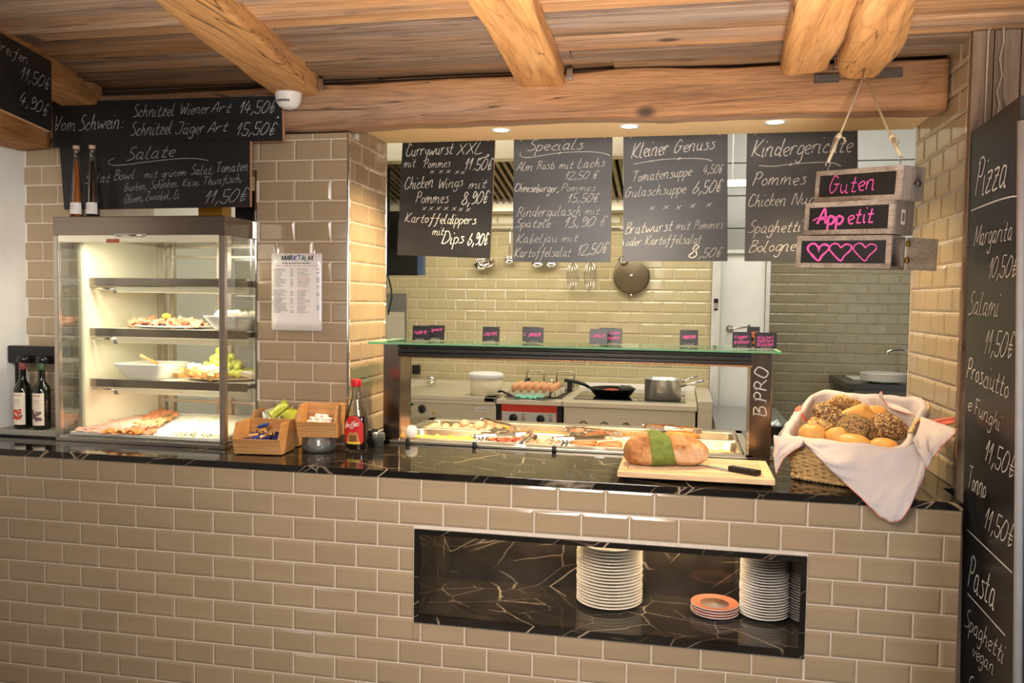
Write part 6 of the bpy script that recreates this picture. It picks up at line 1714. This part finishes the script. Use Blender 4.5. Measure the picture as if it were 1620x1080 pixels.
m = MB(); m.lathe([(0, 0), (.113, 0), (.116, .004), (.116, .126), (.119, .128), (.117, .130), (.113, .128), (.113, .006), (0, .005)], seg=44); m.build('pot_body', mat('pot_steel', (214, 210, 202), .32, .72, var=.06, vscale=50, stretch=(1, 1, .02)), t)
m = MB(); m.tube([(.112, .03, .105), (.16, .04, .125), (.215, .055, .148)], .006, 8); m.build('handle', CHROME, t)
m = MB(); m.tube([(.112, -.04, .085), (.17, -.05, .105), (.255, -.06, .130)], .007, 8); m.build('handle', CHROME, t)
m = MB(); m.box(-.02, .02, -.1175, -.112, .05, .085, 0, .004, Matrix.Rotation(-.12, 4, 'Z')); m.build('emblem_plate', CHROME, t)

# utensil rail on the cream tiles
t = thing('utensil_rail', 'horizontal steel utensil rail on the cream tiled wall', 'rail', (1.4, 3.38, 2.0))
m = W(t); m.tube([(.6, 3.385, 2.02), (2.3, 3.385, 2.02)], .008, 10)
for x in (.62, 1.45, 2.28): m.box(x, x + .02, 3.385, 3.414, 2.01, 2.03)
m.build('rail', CHROME, t)
def ladle(x, z, r, label, cat='ladle'):
    t = thing('ladle', label, cat, (x, 3.36, z), 0, 'ladles on the utensil rail')
    m = MB(); Mx = Matrix.Rotation(.9, 4, 'X')
    prof = [(r * math.sin(a), -r * math.cos(a)) for a in [k * PI / 16 for k in range(9)]] + [(r * .94 * math.sin(a), -r * .94 * math.cos(a)) for a in [k * PI / 16 for k in range(8, -1, -1)]]
    m.lathe(prof, seg=26, M=Mx); m.build('bowl', CHROME, t)
    m = MB(); m.tube([(0, .01, r * .6), (0, .012, r + .05), (0, .016, 2.0 - z), (0, .020, 2.03 - z), (0, .032, 2.028 - z), (0, .033, 2.01 - z)], .005, 8); m.build('handle', CHROME, t); return t
ladle(.905, 1.772, .056, 'deep steel ladle hanging lowest under the Currywurst board')
ladle(.955, 1.778, .046, 'small steel ladle hanging beside the deep ladle under the Currywurst board')
ladle(1.115, 1.800, .038, 'steel ladle hanging between the Currywurst and Specials boards')
ladle(1.325, 1.782, .046, 'steel ladle hanging leftmost under the Specials board')
ladle(1.425, 1.782, .044, 'steel ladle hanging second from left under the Specials board')
ladle(1.945, 1.802, .036, 'steel ladle hanging between the Specials and Kleiner Genuss boards')
for x, lb in ((1.585, 'wire whisk hanging under the middle of the Specials board'), (1.712, 'wire whisk hanging under the right of the Specials board')):
    t = thing('whisk', lb, 'whisk', (x, 3.36, 1.58), 0, 'whisks on the utensil rail')
    m = MB()
    for k in range(6):
        a = k * PI / 6; m.tube([(.046 * math.sin(q) * math.cos(a) * (.5 + .5 * math.sin(q / 2 + .8)), .046 * math.sin(q) * math.sin(a), .10 - .10 * math.cos(q) if q <= PI else 0) for q in [j * PI / 14 for j in range(15)]] , .0018, 6)
        m.tube([(-.046 * math.sin(q) * math.cos(a) * (.5 + .5 * math.sin(q / 2 + .8)), -.046 * math.sin(q) * math.sin(a), .10 - .10 * math.cos(q)) for q in [j * PI / 14 for j in range(15)]], .0018, 6)
    m.build('wires', CHROME, t)
    m = MB(); m.tube([(0, 0, .195), (0, .005, .32), (0, .015, .42), (0, .02, .45), (0, .032, .445)], .008, 10); m.build('handle', CHROME, t)
t = thing('steel_disc', 'round steel disc with a centre stud hanging on the cream tiles', 'disc', (2.005, 3.375, 1.685), 0)
R_ = Matrix.Rotation(PI / 2, 4, 'X')
m = MB(); m.lathe([(0, .0), (.125, .0), (.130, .004), (.128, .010), (.118, .012), (0, .016)], (0, .012, 0), 48, 0, R_); m.build('disc', mat('spun_steel', (128, 118, 98), .36, 1.0, var=.12, vscale=10, stretch=(1, 1, 1)), t)
m = MB(); m.lathe([(.014, 0), (.014, .010), (.009, .016), (0, .017)], (0, -.003, 0), 18, 0, R_); m.build('stud', CHROME, t)
m = MB(); m.tube([(.0, .01, -.125), (0, .006, -.15)], .009, 8); m.tube([(0, .008, .12), (0, .01, .33), (0, .018, .34)], .007, 8); m.build('handle', CHROME, t)

# extraction hood
t = thing('extractor_hood', 'long stainless extractor hood with sloped dark baffle filters', 'hood', (1.0, 2.8, 2.3))
m = W(t); m.box(-.1, 2.06, 2.0, 2.03, 2.30, 2.60, 0, .004); m.box(2.03, 2.06, 2.0, 3.39, 2.14, 2.60, 0, .004); m.box(-.1, 2.06, 2.0, 3.39, 2.56, 2.60); m.build('canopy', mat('hood_cream_steel', (226, 220, 200), .4, .3, var=.03), t)
m = W(t); m.box(-.1, 2.06, 3.20, 3.39, 2.13, 2.16, 0, .003); m.box(-.1, 2.06, 3.18, 3.201, 2.13, 2.22, 0, .003); m.build('gutter', STK, t)
m = W(t); m.box(-.1, 2.06, 2.0, 2.10, 2.295, 2.302, 0, .002); m.build('front_lip', STK, t)
for k in range(4):
    x0 = -.08 + .53 * k; m = W(t)
    for j in range(11):
        x = x0 + .046 * j; a, b = Vector((x, 2.12, 2.40)), Vector((x, 3.19, 2.20)); d = Vector((.022, 0, 0)); n_ = Vector((.012, 0, -.022))
        m.add([a, a + d, b + d, b], [(0, 1, 2, 3)], 0); m.add([a + d, a + d + n_, b + d + n_, b + d], [(0, 1, 2, 3)], 0); m.add([a + d * 2 + n_ * .4 + Vector((0, 0, .03)), a + d + Vector((0, 0, .03)), b + d + Vector((0, 0, .03)), b + d * 2 + Vector((0, 0, .03))], [(0, 1, 2, 3)], 1)
    m.build('baffle_filter', [mat('filter_steel', (150, 140, 112), .35, .9, var=.1), mat('filter_gap', (40, 34, 26), .6)], t)

# black screen and steel sheet at the left
t = thing('kitchen_monitor', 'black kitchen screen with a pale blue edge hanging left of the cream tiles', 'monitor', (.70, 2.2, 1.82))
m = W(t); m.box(.45, .785, 2.2, 2.26, 1.642, 2.03, 0, .006); m.build('housing', BLACKP, t)
m = W(t); m.box(.786, .826, 2.205, 2.255, 1.645, 2.03, 0, .004); m.build('blue_edge', mat('blue_grey_edge', (92, 116, 158), .4), t)
m = W(t); m.box(.52, .60, 2.225, 2.24, 2.02, 2.294, 0, .002); m.tube([(.46, 2.25, 1.86), (-.25, 2.25, 1.86)], .02, 10); m.build('mount', BLACKP, t)
m = W(t); m.tube([(.735, 2.19, 1.90), (.72, 2.18, 1.80), (.68, 2.18, 1.77), (.645, 2.18, 1.80)], .003, 6); m.tube([(.60, 2.19, 1.66), (.625, 2.2, 1.56), (.628, 2.2, 1.50), (.605, 2.2, 1.40)], .005, 6); m.tube([(.62, 2.185, 1.80), (.60, 2.18, 1.88), (.63, 2.18, 1.97), (.68, 2.185, 2.0)], .004, 6); m.build('cable', mat('cable_black', (30, 30, 32), .4), t)
t = thing('steel_sheet', 'bare steel splash sheet on the cream tiles beside the hatch jamb', 'steel sheet', (.2, 3.39, 1.3))
m = W(t); m.box(-.10, .312, 3.395, 3.408, .92, 1.54, 0, .002); m.build('sheet', mat('dull_steel', (150, 150, 146), .35, .9), t); m = W(t); m.box(-.10, .300, 3.390, 3.396, .92, 1.40, 0, .002); m.build('lower_sheet', STK, t)
m = MB(); m.box(.365, .425, 3.385, 3.412, .93, 1.0, 0, .004); tag(m.build('wall_socket', BLACKP), 'small black wall socket on the cream tiles above the bain marie', 'socket')

# steel work table in front of the white door
t = thing('work_table', 'plain grey steel work table in front of the white door', 'table', (2.85, 3.0, 0))
m = W(t); m.box(2.572, 3.02, 2.2, 3.39, .735, .775, 0, .003); m.build('table_top', mat('matt_steel', (170, 172, 170), .32, .85, var=.05), t)
for x in (2.59, 2.98):
    for y in (2.22, 3.35): m = W(t); m.box(x, x + .03, y, y + .03, 0, .735); m.build('leg', STK, t)
# scullery worktop with plates and a tap
t = thing('scullery_counter', 'dark stone worktop with grey base in the scullery', 'counter', (3.9, 3.95, 0))
m = W(t); m.box(3.52, 4.9, 3.55, 4.335, .905, .945, 0, .003); m.build('worktop', mat('dark_worktop', (58, 56, 52), .25, var=.15), t)
m = W(t); m.box(3.56, 4.9, 3.58, 4.33, .05, .905, 0, .003); m.build('base', mat('base_grey', (112, 108, 98), .5), t)
p = plate_mesh(.16, .018, PORC); p.name = 'plate'
scatter(p, [(3.79, 3.72, .946 + .0095 * k, 0, 0, 0) for k in range(6)], 'large white plate stacked on the dark scullery worktop', 'plate', 'plates on the scullery worktop')
m = MB(); m.box(-.19, .19, -.13, .13, 0, .010, 0, .004); m.box(-.18, .18, -.12, .12, .009, .011)
sq = m.build('square_plate', PORC); scatter(sq, [(3.80, 3.62, .946 - .0 + .0125 * k, 0, 0, .05 * (k % 3 - 1)) for k in range(0)] or [(3.80, 4.02, .946, 0, 0, 0)], 'flat rectangular white platter behind the scullery plates', 'platter', None)
t = thing('tap', 'curved chrome tap over the scullery sink', 'tap', (4.06, 4.15, .945))
m = MB(); m.tube([(0, 0, 0), (0, 0, .17), (-.01, 0, .205), (-.05, -.005, .225), (-.11, -.012, .222), (-.155, -.018, .20), (-.165, -.02, .178)], .011, 10); m.build('spout', CHROME, t); m = MB(); m.lathe([(.024, 0), (.024, .02), (.014, .03), (.014, .06), (0, .06)], seg=16); m.build('base', CHROME, t)
# lamp strip on the panels
t = thing('strip_lamp', 'bright fluorescent strip lamp seen between two menu boards', 'lamp', (2.74, 3.6, 2.36))
m = W(t); m.box(2.62, 3.3, 3.60, 3.66, 2.335, 2.39, 0, .004); m.build('housing', WHITEP, t); m = W(t); m.box(2.63, 3.29, 3.592, 3.602, 2.34, 2.385, 0, .003); m.build('tube', mat('lamp_white', (250, 248, 240), .4, emit=3.2, var=0), t)
m = W(t); m.tube([(2.70, 3.63, 2.39), (2.70, 3.63, 2.95)], .006, 6); m.tube([(3.2, 3.63, 2.39), (3.2, 3.63, 2.95)], .006, 6); m.build('hanger', WHITEP, t)
# small things behind the warmer post
m = MB(); m.grid(lambda u, v: (2.755 + .05 * u, 1.13 + .05 * v, CT + .041 + .022 * math.sin(PI * u) * math.sin(PI * v) + .012 * noise.noise(Vector((u * 5, v * 5, 9)))), 16, 14); tag(solid(m.build('blue_cloth', mat('pale_blue_cloth', (176, 204, 216), .85)), .003), 'pale blue cloth on a dark box behind the warmer post', 'cloth')
m = MB(); m.box(2.735, 2.83, 1.11, 1.20, CT + .0005, CT + .045, 0, .006); tag(m.build('dark_box', BLACKP), 'low dark box behind the warmer post and bread basket', 'box')
